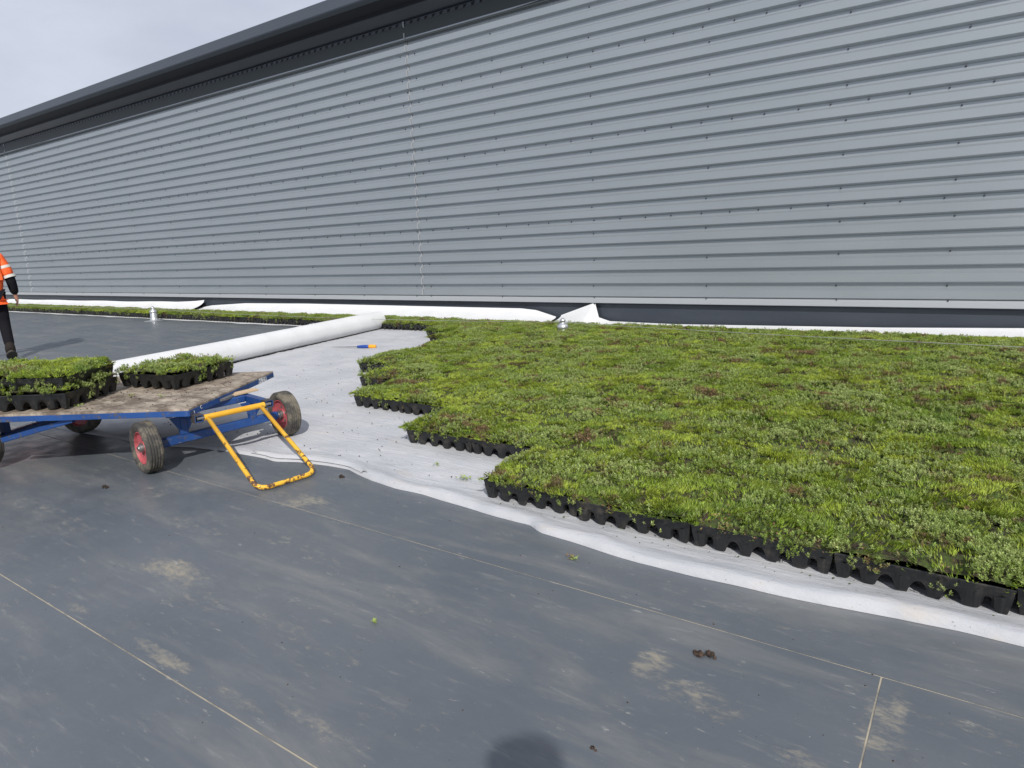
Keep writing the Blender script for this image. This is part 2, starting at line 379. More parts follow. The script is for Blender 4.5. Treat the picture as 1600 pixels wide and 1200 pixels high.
bays = [(-90, -60.9), (-60.9, -43.5), (-43.5, -26.03), (-26.03, -8.60), (-8.60, 8.8), (8.8, 26.2), (26.2, 60)]
for bi, (xa, xb) in enumerate(bays):
    for za, zb in zip(laps[:-1], laps[1:]):
        pr = rib_profile(za + (.0 if za < .5 else .0), zb); t = .0012
        n = len(pr); nx = max(2, int((xb-xa)/.9)); vs_ = []; offs = [(rng.random()-.5)*.0022 for _ in range(nx+1)]
        for i in range(nx+1):
            x = xa+.020+(xb-xa-.040)*i/nx
            vs_ += [(x, y + offs[i]*math.sin(3*z+i), z) for y, z in pr]
        fs_ = [(i*n+j, (i+1)*n+j, (i+1)*n+j+1, i*n+j+1) for i in range(nx) for j in range(n-1)]
        b_ = MB().add(vs_, fs_)
        # returned lip on the lap
        z = zb; y = pr[-1][0]
        b_.add([(xa+.020, y, z), (xb-.020, y, z), (xb-.020, y+.03, z+.001), (xa+.020, y+.03, z+.001)], [(0,1,2,3)])
        b_.build('cladding_sheet', M_clad, bld)
# backing wall, bottom flashing, joint strips
MB().box((-15, 9.62, 2.9), (150, .20, 5.6)).build('backing_wall', M_dark, bld)
fl = MB()
fl.add([(-90, 9.474, .425), (60, 9.474, .425), (60, 9.452, .418), (-90, 9.452, .418), (60, 9.432, .398), (-90, 9.432, .398), (60, 9.428, .335), (-90, 9.428, .335), (60, 9.436, .329), (-90, 9.436, .329), (60, 9.52, .345), (-90, 9.52, .345)],
       [(0,1,2,3), (3,2,4,5), (5,4,6,7), (7,6,8,9), (9,8,10,11)])
fl.build('drip_flashing', M_strip, bld)
for x in (-60.9, -43.5, -26.03, -8.60, 8.8, 26.2):
    pr = rib_profile(.41, 5.12); b_ = MB(); hw = .012
    vs_ = []
    for y, z in pr: vs_ += [(x-hw, y+.004, z), (x-hw*.6, y-.014, z), (x+hw*.6, y-.014, z), (x+hw, y+.004, z)]
    b_.add(vs_, [(i*4+j, i*4+j+1, (i+1)*4+j+1, (i+1)*4+j) for i in range(len(pr)-1) for j in range(3)])
    b_.build('joint_strip', M_joint, bld)
# upstand
MB().add([(-90,9.505,-.004),(60,9.505,-.004),(60,9.512,.30),(-90,9.512,.30),(60,9.53,.36),(-90,9.53,.36)], [(0,1,2,3),(3,2,4,5)]).build('upstand', M_dark, bld)
# screws in the valleys
sc_ = MB(); colx = [-24.2,-22.4,-20.6,-18.8,-17.,-15.2,-13.4,-11.7,-10.2,-8.78,-8.42,-6.8,-5.03,-3.25,-1.56,-.36,1.3,3.1]
def screw(x, z, y=9.480):
    r_ = .0080
    sc_.lathe([(r_*1.5, 0), (r_*1.5, -.003), (r_*.95, -.004), (r_*.9, -.013), (.001, -.014)], (x, y, z), Vector((0,1,0)), 8)
for k in range(-1, 21):
    z = .626+.2*k-.036; dense = k in (5, 11, 17)
    for i, x in enumerate(colx):
        if k % 2 == 0: screw(x + (rng.random()-.5)*.03, z + (rng.random()-.5)*.006)
    if dense:
        x = -25.9
        while x < 4: screw(x + (rng.random()-.5)*.05, z+(rng.random()-.5)*.006); x += .41
for x in colx: screw(x+.02, .409, 9.444)
tag(sc_.build('screws', M_screw, bld), kind='stuff')
# eaves: profiled closer, sloping flashing, soffit, gutter
xa, xb = -90, 60
MB().add([(xa,9.470,5.125),(xb,9.470,5.125),(xb,9.405,5.150),(xa,9.405,5.150),(xb,9.262,5.262),(xa,9.262,5.262),(xb,9.262,5.270),(xa,9.262,5.270)],
         [(0,1,2,3),(3,2,4,5),(5,4,6,7)]).build('eaves_flashing', M_dark, bld)
MB().add([(xa,9.440,5.060),(xb,9.440,5.060),(xb,9.428,4.838),(xa,9.428,4.838),(xb,9.416,4.822),(xa,9.416,4.822),(xb,9.416,4.806),(xa,9.416,4.806),(xb,9.44,4.803),(xa,9.44,4.803)],
         [(0,1,2,3)[::-1],(3,2,4,5)[::-1],(5,4,6,7)[::-1],(7,6,8,9)[::-1]]).build('head_flashing', M_head, bld)
MB().box((-15, 9.452, 5.091), (150, .036, .062)).build('closer_rail', M_dark, bld)
cl = MB(); x = -32.
while x < 6:
    cl.add([(x, 9.4325, 5.108), (x+.085, 9.4325, 5.108), (x+.045, 9.4325, 5.066), (x, 9.4335, 5.060)], [(0,3,2,1)]); x += .167
tag(cl.build('closer_gaps', M_void, bld), kind='stuff')
MB().add([(xa,9.262,5.272),(xb,9.262,5.272),(xb,9.262,5.33),(xa,9.262,5.33),(xb,9.02,5.40),(xa,9.02,5.40)], [(0,1,2,3),(3,2,4,5)]).build('soffit', M_black, bld)
g_ = [(9.03,5.398),(9.00,5.385),(8.88,5.405),(8.868,5.425),(8.862,5.510),(8.872,5.516),(8.866,5.600),(8.882,5.612),(8.92,5.612),(8.925,5.59)]
b_ = MB(); b_.add([(x, y, z) for x in (xa, xb) for y, z in g_], [(i, len(g_)+i, len(g_)+i+1, i+1) for i in range(len(g_)-1)])
b_.build('gutter', M_gut, bld)
MB().add([(xa,8.93,5.585),(xb,8.93,5.585),(xb,19,6.5),(xa,19,6.5),(xa,8.93,5.55),(xb,8.93,5.55),(xb,19,6.46),(xa,19,6.46)], [(0,1,2,3),(7,6,5,4),(0,4,5,1)]).build('roof', M_gut, bld)

# ------------------------------------------------------------------ fleece on the roof
FX = np.array([-9,-7.3,-6.02,-5.49,-4.83,-4.53,-4.18,-3.79,-3.69,-3.53,-3.3,-3.11,-2.84,-2.61,-2.41,-2.04,-1.76,-1.68,-1.60,-1.39,-1.08,-.81,-.57,-.35,-.16,.03,.19,1.,5.])
FY = np.array([2.2,2.2,2.22,2.28,2.33,2.44,2.50,2.53,2.52,2.58,2.62,2.63,2.56,2.53,2.53,2.50,2.475,2.475,2.43,2.41,2.38,2.38,2.39,2.41,2.44,2.45,2.45,2.45,2.45])
def front_y(x): return np.interp(x, FX, FY) + .003*np.sin(x*7.1)+.002*np.sin(x*17.7+1)
def roll_x(y): return -7.02 - (y-2.0)*.195 + .0
xs = np.linspace(-8.3, 4.5, 430); ts = np.concatenate([np.linspace(0, .30, 22), np.linspace(.33, 6.9, 150)[0:]])
Xg = np.repeat(xs[:,None], len(ts), 1); Yf = front_y(xs)[:,None]; Tg = np.repeat(ts[None,:], len(xs), 0)
Yg = Yf + Tg
Xg = np.maximum(Xg, roll_x(Yg)+.0)
Pg = np.stack([Xg, Yg], -1)
hem_k = np.interp(xs, [-3.5,-3.0,-2.8], [.30,.7,1.15])[:,None]
hem = np.interp(Tg, [0,.006,.018,.045,.075,.10,.13,.2], [0,.012,.019,.020,.015,.008,.003,.0])*hem_k*(.7+.6*vnoise(Pg, 4., 3, 2))
wr = (vnoise(Pg*np.array([1.0,2.2]), 3.2, 5, 4)-.5)*.016 + (np.abs(vnoise(Pg@np.array([[.8,.6],[-.6,.8]])*np.array([.7,2.4]), 2.1, 9, 3)-.5) < .035)*.004
edge = np.clip(Tg/.05, 0, 1)
Zg = .008 + hem + np.clip(wr+.005, 0, .014)*edge*np.clip((8.6-Yg)*2, 0, 1)
Zg[:,0] = .001
# folded-back corner lying near the trolley's handle
nX, nT = len(xs), len(ts); idx = np.arange(nX*nT).reshape(nX, nT)
quads = np.stack([idx[:-1,:-1].ravel(), idx[1:,:-1].ravel(), idx[1:,1:].ravel(), idx[:-1,1:].ravel()], 1)
me = np_mesh('geotextile_sheet', np.stack([Xg, Yg, Zg], -1).reshape(-1, 3), quads, [M_fleece], smooth=True)
fo = bpy.data.objects.new('geotextile_sheet', me); COL.objects.link(fo)
tag(fo, 'large sheet of pale grey white fleece spread on the roof under the sedum trays', 'fleece')
# turned-over flap
fv = []; nf_ = 14
for i in range(nf_+1):
    t = i/nf_; x = -3.95 + 1.0*t
    yf = float(front_y(x)); wdt = .12*math.sin(PI*min(1, t*1.0))**.8
    for j in range(6):
        u = j/5; fv.append((x + .05*u, yf + .004 + wdt*u, .022 + .006*math.sin(PI*u) + (.0 if j == 0 else .010)))
MB().add(fv, [(i*6+j, (i+1)*6+j, (i+1)*6+j+1, i*6+j+1) for i in range(nf_) for j in range(5)]).build('folded_edge', M_fleece, fo, smooth=True)

# narrow fleece lying under the back row of trays and turned up against the wall
xs2 = np.linspace(-60, -8.0, 520); prof = [(-.10,.004),(-.09,.010),(.0,.008),(.3,.008),(.65,.010),(.9,.02)]
def strip_mesh(name, x0, x1, ytop_fn, label, nx, lo_y=None, curl_ends=()):
    xs_ = np.linspace(x0, x1, nx); V = []; rows = 16
    for x in xs_:
        y0 = 7.83-.07 + .02*math.sin(x*2.3) + .012*math.sin(x*6.1+2) if lo_y is None else lo_y
        h = ytop_fn(x)
        # across: flat from y0 to 8.75, then rises towards the wall
        for j in range(rows):
            u = j/(rows-1)
            if u < .45: y = y0+(8.45-y0)*(u/.45); z = .006+.002*math.sin(x*7+j)
            else:
                v = (u-.45)/.55
                y = 8.45+(9.44-8.45)*(1-(1-v)**1.6) - .05*math.sin(x*1.3)*v*(1-v)
                z = .006 + h*v**1.8 + .015*math.sin(x*3.1+v*4)*v*(1-v)*min(1, h*6)
            V.append((x, y, z))
    idx_ = np.arange(nx*rows).reshape(nx, rows)
    q_ = np.stack([idx_[:-1,:-1].ravel(), idx_[1:,:-1].ravel(), idx_[1:,1:].ravel(), idx_[:-1,1:].ravel()], 1)
    me_ = np_mesh(name, np.array(V), q_, [M_white], smooth=True); o = bpy.data.objects.new(name, me_); COL.objects.link(o)
    return tag(o, label, 'fleece')
a_ = strip_mesh('fleece_strip', -60, -15.9, lambda x: float(np.interp(x, [-60,-28,-20,-17.2,-16.3,-15.9], [.15,.165,.18,.20,.235,.26])) + .006*math.sin(x*2.), 'white fleece strip along the wall foot at the far left, its end curled up', 420)
b2 = strip_mesh('fleece_strip', -16.15, -5.72, lambda x: float(np.interp(x, [-16.15,-15.6,-14.2,-12,-7,-6.4,-6.1,-5.72], [.06,.13,.20,.22,.215,.215,.19,.09])), 'white fleece upturned against the dark upstand between the curled end and the dip', 240)
c2_ = strip_mesh('fleece_strip', -5.62, 7.0, lambda x: float(np.interp(x, [-5.62,-5.0,-4.94,-4.75,-3.7,-1,.4,7], [.12,.33,.10,.045,.03,.07,.11,.13])), 'white fleece edge behind the sedum with a pointed corner standing up', 260, lo_y=8.3)
# pointed, curled corner of the last piece: a small cone of cloth
cv = []
for i in range(11):
    t = i/10; th = 1.15*PI*t
    for j in range(7):
        u = j/6; rr = .13*u
        cv.append((-5.02 + .05*(1-u) + rr*.9*math.sin(th*.75)*.9 + .02, 9.36 - rr*math.cos(th*.8)*.5 - .10*u, .335*(1-u) + .02*u + .0))
MB().add(cv, [(i*7+j, (i+1)*7+j, (i+1)*7+j+1, i*7+j+1) for i in range(10) for j in range(6)]).build('curled_corner', M_white, c2_, smooth=True)

# ------------------------------------------------------------------ fleece roll
ra, rb_ = Vector((-7.20, 2.10, 0)), Vector((-8.27, 7.93, 0))
rl = MB(); R_ = .145; nseg = 60; nn = 28; vs_ = []
dr = (rb_-ra).normalized(); side = Vector((dr.y, -dr.x, 0))
for i in range(nseg+1):
    t = i/nseg; c0 = ra.lerp(rb_, t); rr = R_*(1-.05*math.exp(-((t-.66)/.01)**2)*.5 + .015*math.sin(9*t)); sag = .02*math.sin(PI*t)
    for k in range(nn):
        th = 2*PI*k/nn; spiral = .006*(th/(2*PI))
        flat = 1. if math.sin(th) > -.75 else .94
        vs_.append(c0 + side*((rr+spiral)*math.cos(th)*1.03 + sag) + Vector((0,0, R_*.97 + (rr+spiral)*math.sin(th)*flat + .006)))
rl.add(vs_, [(i*nn+k, i*nn+(k+1)%nn, (i+1)*nn+(k+1)%nn, (i+1)*nn+k) for i in range(nseg) for k in range(nn)])
for e, c0 in ((0, ra), (nseg, rb_)):   # end faces recessed to the cardboard core
    o0 = len(rl.v); cc = c0 + side*.0 + Vector((0,0,R_)); inn = [cc + side*(.035*math.cos(2*PI*k/nn)) + Vector((0,0,.035*math.sin(2*PI*k/nn))) + dr*(.03 if e == 0 else -.03) for k in range(nn)]
    rl.v += [tuple(v) for v in inn]
    for k in range(nn):
        rl.f.append((e*nn+k, e*nn+(k+1)%nn, o0+(k+1)%nn, o0+k)); rl.mi.append(0)
roll = rl.build('fleece_roll', M_white, smooth=True, at=(ra+rb_)/2); smooth_by_angle(roll, 50)
tag(roll, 'long thick roll of white fleece lying across the roof behind the trolley', 'fleece roll')
MB().tube([ra+Vector((0,0,R_))+dr*.01, rb_+Vector((0,0,R_))-dr*.01], .034, 14).build('cardboard_core', Mat('cardboard', (.35,.25,.15), .85), roll, smooth=False)
# band of tape round it
ct = ra.lerp(rb_, .73)
MB().lathe([(R_+.0085,-.010),(R_+.0095,-.009),(R_+.0095,.009),(R_+.0085,.010)], ct+Vector((0,0,R_+.002)), dr, 28).build('tape_band', Mat('clear_tape', (.70,.71,.72), .35), roll, smooth=False)

# ------------------------------------------------------------------ sedum trays
TL = .555
def tray_body_mesh():
    b_ = MB(); Lh = TL/2; H = .098; n = 60
    for s_ in range(4):
        ang = s_*PI/2; ex = Vector((math.cos(ang), math.sin(ang), 0)); ey = Vector((-math.sin(ang), math.cos(ang), 0))   # side runs along ex at -ey*Lh
        V = []
        for i in range(n+1):
            u = -Lh + TL*i/n; w5 = (u+Lh)/TL*5; fr = w5-math.floor(w5) if i < n else 1.
            d = abs(fr-.5)                          # 0 at the middle of an arch, .5 at a leg
            arch = .050*math.sqrt(max(0, 1-(d/.29)**2)) if d < .29 else 0.
            leg = min(1, max(0, (d-.25)/.2)); bul = .010*leg
            edge = max(0, 1-(Lh-abs(u))/.03)
            rows = [(H+.004, .0015), (H, .0), (H-.012, .003), (.070, .0075), (arch+.004 + (.0 if arch else 0), .020-bul*.4+.0*edge), (arch, .023-bul*.4)]
            rows[3] = (max(.066, arch+.010), .0085 - .004*leg)
            for z, ins in rows:
                uu = u*(1 - ins/Lh*1.0)
                V.append(ex*uu - ey*(Lh-ins) + Vector((0,0,z)))
        m_ = 6; b_.add(V, [(i*m_+j+1, (i+1)*m_+j+1, (i+1)*m_+j, i*m_+j) for i in range(n) for j in range(m_-1)])
        # inner face of the skirt gives the plastic its thickness
        V2 = []
        for i in range(n+1):
            o_ = i*m_; V2 += [V[o_] + ey*.004, V[o_+3] + ey*.004, V[o_+5] + ey*.004]
        b_.add(V2, [(i*3+j, (i+1)*3+j, (i+1)*3+j+1, i*3+j+1) for i in range(n) for j in range(2)])
        b_.add([v for i in range(n+1) for v in (V[i*m_+5], V2[i*3+2])], [(i*2, i*2+1, (i+1)*2+1, (i+1)*2) for i in range(n)])
    # planting cups under the tray: feet of the tray
    c6 = [(-Lh + TL*k/5) for k in range(6)]
    for ix, x in enumerate(c6):
        for iy, y in enumerate(c6):
            x_ = max(-Lh+.036, min(Lh-.036, x)); y_ = max(-Lh+.036, min(Lh-.036, y)); ns = 8 if (ix in (0,5) or iy in (0,5)) else 5
            b_.lathe([(.034,.066),(.030,.045),(.021,.006),(.017,0),(.001,.0)], (x_, y_, 0), Vector((0,0,1)), ns)
    b_.add([(-Lh+.01,-Lh+.01,.066),(Lh-.01,-Lh+.01,.066),(Lh-.01,Lh-.01,.066),(-Lh+.01,Lh-.01,.066)], [(0,1,2,3)])
    o = b_.build('tray_body', M_tray); me_ = o.data; bpy.data.objects.remove(o); return me_
TRAY = tray_body_mesh()

def foliage_mesh(seed, n_blade=24000, n_ros=520, n_dry=600, ovh=.024, hang=140, dens_ros=.5):
    r = np.random.default_rng(seed); Lh = TL/2 + ovh
    off = seed*3.71
    # mound surface
    g = 30; gx, gy = np.meshgrid(np.linspace(-TL/2+.002, TL/2-.002, g), np.linspace(-TL/2+.002, TL/2-.002, g), indexing='ij'); GP = np.stack([gx, gy], -1)
    def hfield(P):
        e = np.clip((TL/2+.012-np.max(np.abs(P), -1))/.035, 0, 1)
        return .104 + (.018 + .034*vnoise(P+off, 10, 11, 3))*(.40+.60*np.sqrt(e)) - .018*(vnoise(P+off+5, 9, 13, 3) > .61)
    gz = hfield(GP) - .012
    V = [np.stack([gx, gy, gz], -1).reshape(-1,3)]; id_ = np.arange(g*g).reshape(g,g)
    Fq = [np.stack([id_[:-1,:-1].ravel(), id_[1:,:-1].ravel(), id_[1:,1:].ravel(), id_[:-1,1:].ravel()], 1)]; MI = [np.full((g-1)**2, 3)]; T = [np.tile([.4,.5,0,1], (g*g,1))]
    nv = g*g
    def emit(P0, D, Wd, Ln, Nrm_up, mi, tint, tipw=.15, curve=.3):
        """leaf = quad: base, widest left, tip, widest right"""
        nonlocal nv
        n = len(P0); side_ = np.cross(D, Nrm_up); side_ /= np.linalg.norm(side_, axis=1, keepdims=True)+1e-9
        mid = P0 + D*Ln[:,None]*.5; tip = P0 + D*Ln[:,None] + Nrm_up*(-curve*Ln)[:,None]*.3
        vv = np.stack([P0, mid - side_*Wd[:,None]*.5, tip, mid + side_*Wd[:,None]*.5], 1).reshape(-1,3)
        V.append(vv); b0 = nv + np.arange(n)*4; Fq.append(np.stack([b0, b0+1, b0+2, b0+3], 1)); MI.append(np.full(n, mi)); T.append(np.repeat(tint, 4, 0)); nv += 4*n
    ty = lambda P: vnoise(P+off+9, 5.5, 21, 3)
    # needle turf in tufts with a shared lean
    nt_ = n_blade//9; C = (r.random((nt_,2))*2-1)*Lh; tyc = ty(C); keep = (tyc < .60) | (r.random(nt_) < .35); keep &= ~((vnoise(C+off+5, 9, 13, 3) > .60) & (r.random(nt_) < .88)); C = C[keep]; nt_ = len(C)
    lean_a = vnoise(C+off, 3.5, 31, 2)*4*PI; lean = np.stack([np.cos(lean_a), np.sin(lean_a)], -1)*(.45+.55*r.random((nt_,1)))
    kq = 9; B = np.repeat(C, kq, 0) + r.normal(0, .006, (nt_*kq, 2)); ln = np.repeat(lean, kq, 0) + r.normal(0, .30, (nt_*kq, 2)); ln += 1.1*np.sign(B)*np.clip((np.abs(B)-(TL/2-.03))/.035, 0, 1)
    hz = hfield(B) - .012 + .006*np.repeat(r.random(nt_), kq)
    D = np.concatenate([ln, np.ones((len(ln),1))], 1); D /= np.linalg.norm(D, axis=1, keepdims=True)
    tw = r.normal(0, 1, (len(B), 3)); tw /= np.linalg.norm(tw, axis=1, keepdims=True)
    tint = np.stack([np.clip(np.repeat(r.random(nt_)**1.2*.85+.05, kq)+r.normal(0,.12,len(B)), 0, 1), r.random(len(B)), r.random(len(B)), np.ones(len(B))], -1)
    emit(np.concatenate([B, hz[:,None]], 1), D, .0028+.0016*r.random(len(B)), .013+.018*r.random(len(B)), tw, 0, tint)
    # rosette sprigs
    C = (r.random((n_ros*2,2))*2-1)*Lh; tyc = ty(C); keep = (tyc > .54) | (r.random(len(C)) < .07); C = C[keep][:n_ros]
    zC = hfield(C) + .004 + .012*r.random(len(C))
    C3 = np.concatenate([C, zC[:,None]], 1)
    # sprigs hanging over the rim
    if hang:
        nc = max(4, hang//9); ci = r.integers(0, nc, hang); cs_ = r.integers(0, 4, nc); cu_ = (r.random(nc)*2-1)*TL/2*.95; cd_ = .25+.75*r.random(nc); sdx = cs_[ci]; u = np.clip(cu_[ci]+r.normal(0,.016,hang), -TL/2, TL/2); hx = np.where(sdx%2==0, u, np.where(sdx==1, 1, -1)*(TL/2+.006+.012*r.random(hang))); hy = np.where(sdx%2==0, np.where(sdx==0, 1, -1)*(TL/2+.006+.012*r.random(hang)), u)
        cl_ = np.round(u*6)/6*.55 + u*.45
        hz_ = .116-.100*cd_[ci]*r.random(hang)**1.1; C3 = np.concatenate([C3, np.stack([hx, hy, hz_], -1)], 0)
    n = len(C3); kr = 9; A = np.repeat(C3, kr, 0); th = np.tile(np.arange(kr)*2.4, n) + np.repeat(r.random(n)*6, kr); lev = np.tile(np.arange(kr)/kr, n)
    ax_ = r.normal(0, .35, (n,3)) + np.array([0,0,1]); ax_ /= np.linalg.norm(ax_, axis=1, keepdims=True); ax_ = np.repeat(ax_, kr, 0)
    e1 = np.cross(ax_, np.array([.3,.9,.1])); e1 /= np.linalg.norm(e1, axis=1, keepdims=True); e2 = np.cross(ax_, e1)
    rad = e1*np.cos(th)[:,None] + e2*np.sin(th)[:,None]; D = rad*(1-.55*lev[:,None]) + ax_*(.25+.9*lev[:,None]); D /= np.linalg.norm(D, axis=1, keepdims=True)
    sz = np.repeat(.55+.65*r.random(n), kr)
    nr_ = ax_ - D*np.sum(ax_*D, 1, keepdims=True); nr_ /= np.linalg.norm(nr_, axis=1, keepdims=True)+1e-9
    tint = np.stack([np.clip(np.repeat(r.random(n)*.45+.3, kr)+r.normal(0,.12,n*kr), 0, 1), r.random(n*kr), r.random(n*kr), np.ones(n*kr)], -1)
    emit(A + ax_*(lev*.012)[:,None], D, (.0050+.002*r.random(n*kr))*sz, (.0095+.004*r.random(n*kr))*sz, nr_, 1, tint)
    # dry bits
    C = (r.random((n_dry,2))*2-1)*Lh*.98; k_ = (vnoise(C+off+5, 9, 13, 3) > .56) | (r.random(n_dry) < .15); C = C[k_]; n = len(C); D = r.normal(0, 1, (n,3))*np.array([1,1,.4]); D /= np.linalg.norm(D, axis=1, keepdims=True)
    nr_ = r.normal(0,1,(n,3)); nr_ /= np.linalg.norm(nr_, axis=1, keepdims=True)
    emit(np.concatenate([C, (hfield(C)+.002)[:,None]], 1), D, .003+.005*r.random(n), .008+.014*r.random(n), nr_, 2, np.stack([r.random(n), r.random(n)*.9, r.random(n), np.ones(n)], -1))
    return np_mesh('sedum', np.concatenate(V), np.concatenate(Fq), [M_needle, M_ros, M_dry, M_moss], np.concatenate(MI), np.concatenate(T))
FOL = [foliage_mesh(s_) for s_ in range(1, 8)]
FOL_SPRIG = [foliage_mesh(s_, 5200, 1500, 300, .022, 230) for s_ in (21, 22, 23)]

def sedum_tray(x, y, z, rot, label, group, fol, tilt=(0,0)):
    t = thing('sedum_tray', label, 'plant tray', (x, y, z), group); t.rotation_euler = (tilt[0], tilt[1], rot)
    b = bpy.data.objects.new('tray_body', TRAY); COL.objects.link(b); b.parent = t
    f = bpy.data.objects.new('sedum', fol); COL.objects.link(f); f.parent = t; f['kind'] = 'stuff'
    return t
G1 = 'sedum trays laid edge to edge on the fleece'; G2 = 'sedum trays in the single row along the wall'
PY = .578; PX = .558
rows = {0: (-2.06, 5), 1: (-3.15, 7), 2: (-4.30, 9), 3: (-4.86, 10), 4: (-5.50, 12), 5: (-5.52, 12), 6: (-5.60, 12), 7: (-6.02, 13), 8: (-6.60, 14)}
ordn = ['first', 'second', 'third', 'fourth', 'fifth', 'sixth']
rr_ = random.Random(5); ROWN = ['front row', 'second row', 'third row', 'fourth row', 'fifth row', 'sixth row', 'seventh row', 'eighth row', 'ninth row']
n_tray = 0
for k, (xl, cnt) in rows.items():
    yf = 2.605 + (PY+.003)*k
    for i in range(cnt):
        x = xl + PX*i + TL/2; y = yf + TL/2
        if k >= 1 and x > 2.0 + .25*k: break
        if k == 0:
            lab = ['nearest corner sedum tray of the green carpet, left end of its long front edge', 'front edge sedum tray second from the carpet\'s near left corner',
                   'middle one of the five sedum trays showing black arches along the front edge', 'front edge sedum tray just before the right hand picture edge',
                   'sedum tray at the right end of the front edge, cut off by the picture'][i]; grp = G1
        elif k == 1 and i < 2:
            lab = ['sedum tray at the pointed left end of the second carpet row', 'sedum tray with black arches showing, tucked between second row end and nearest corner'][i]; grp = G1
        elif k == 2 and i < 2:
            lab = ['sedum tray at the left tip of the third row, black rim facing the trolley', 'second sedum tray in the third row, its arched front half hidden by grass'][i]; grp = G1
        elif i == 0 and k >= 3:
            lab = {3: 'leafy sedum tray at the left end of the fourth row, sprigs hanging over its rim', 4: 'sedum tray at the left end of the fifth row with one white arch showing',
                   5: 'left end tray of the sixth sedum row on the straight carpet edge', 6: 'left end tray of the seventh sedum row on the straight carpet edge',
                   7: 'left end tray of the eighth sedum row, stepping out beyond the seventh', 8: 'left end tray of the ninth sedum row just in front of the wall row'}[k]; grp = G1
        else:
            lab = 'sedum tray inside the green carpet, closed in by other trays'; grp = 'sedum trays inside the green carpet'
        sprig = (k == 3 and i == 0)
        fol = FOL_SPRIG[0] if sprig else (FOL_SPRIG[rr_.randrange(3)] if rr_.random() < .16 else FOL[rr_.randrange(len(FOL))])
        rz = rr_.randrange(4)*PI/2 + rr_.uniform(-.012, .012)
        j = .0 if k else rr_.uniform(-.012, .012)
        sedum_tray(x + rr_.uniform(-.003, .003), y + j, .017, rz, lab, grp, fol, (rr_.uniform(-.01,.01), rr_.uniform(-.01,.01))); n_tray += 1
# row along the wall, running far to the left
x = 3.9; i = 0
while x > -31.5:
    lab = 'sedum tray in the single row along the wall foot' if x < -6.8 else 'sedum tray in the back row against the wall, merged with the carpet'
    grp = G2 if x < -6.8 else 'back row sedum trays'
    if abs(x+14.75) < .29: lab = 'wall row sedum tray directly behind the silver roof anchor post on the left'; grp = G2
    if -8.5 < x < -7.95: lab = 'wall row sedum tray at the far end of the white fleece roll'; grp = G2
    if abs(x+4.52) < .29: lab = 'back row sedum tray directly behind the silver anchor post in the carpet'
    fol = FOL_SPRIG[rr_.randrange(3)] if rr_.random() < .12 else FOL[rr_.randrange(len(FOL))]
    sedum_tray(x, 7.84+TL/2 + rr_.uniform(-.012,.012), .012, rr_.randrange(4)*PI/2, lab, grp, fol); x -= PX+.004

# ------------------------------------------------------------------ lifeline: posts and cable
def lifeline_post(x, y, label):
    t = thing('lifeline_post', label, 'roof anchor', (x, y, 0), 'lifeline posts')
    MB().lathe([(.21,.004),(.205,.009),(.12,.014),(.085,.03),(.072,.06),(.068,.16),(.055,.20),(.001,.202)], (x, y, 0), n=28).build('membrane_boot', M_alu, t, smooth=True)
    MB().lathe([(.066,.170),(.074,.178),(.074,.212),(.056,.240),(.028,.258),(.028,.266),(.038,.270),(.038,.296),(.022,.304),(.016,.318),(.001,.320)], (x, y, 0), n=24).build('anchor_head', M_alu, t, smooth=True)
    MB().tube([(x-.07, y, .262), (x+.07, y, .262)], .009, 8).build('cable_clamp', M_alu, t)
    return t
lifeline_post(-14.75, 7.55, 'silver roof anchor post in front of the left wall row of trays')
lifeline_post(-4.52, 7.62, 'silver roof anchor post poking up through the sedum near the upturned fleece corner')
cab = MB(); pts = []
for xa_, xb_ in ((-45,-14.75), (-14.75,-4.52), (-4.52, 6.0)):
    for i in range(13):
        t_ = i/12; y_a = {-45:7.6,-14.75:7.55,-4.52:7.62}[xa_]; y_b = {-14.75:7.55,-4.52:7.62,6.0:7.15}[xb_]
        if i or not pts: pts.append((xa_+(xb_-xa_)*t_, y_a+(y_b-y_a)*t_, (.262-.055*4*t_*(1-t_))))
tag(cab.tube(pts, .0030, 6).build('lifeline_cable', M_wire), 'thin steel safety cable running low over the back of the sedum', 'cable')

# ------------------------------------------------------------------ insulation knife on the fleece
k0, k1 = Vector((-7.30, 6.08, .026)), Vector((-6.66, 6.30, .034)); kd = (k1-k0).normalized(); ks = Vector((-kd.y, kd.x, 0))
kn = thing('insulation_knife', 'long bladed insulation knife with blue and orange handle on the white fleece', 'knife', (*k0.xy, .0))
bl_ = k0 + kd*.42; t_ = Vector((0,0,.0022))
MB().add([k0+t_, k0+ks*.006+t_*-1, bl_+ks*.022+t_, bl_-ks*.014+t_, k0-t_, k0+ks*.006-t_*1.2, bl_+ks*.022-t_, bl_-ks*.014-t_], [(0,3,2,1),(4,5,6,7),(0,4,7,3),(1,2,6,5),(0,1,5,4),(2,3,7,6)]).build('blade', M_blade, kn)
def grip(a, b, ra_, name, mat):
    pts_ = [a.lerp(b, t) for t in np.linspace(0, 1, 7)]
    MB().tube(pts_, [ra_[0]+(ra_[1]-ra_[0])*t+.004*math.sin(PI*t) for t in np.linspace(0,1,7)], 12).build(name, mat, kn, smooth=True)
grip(bl_-kd*.02, bl_+kd*.155, (.015,.022), 'blue_grip', M_bluegrip); grip(bl_+kd*.155, k1, (.024,.020), 'orange_grip', M_orgrip)

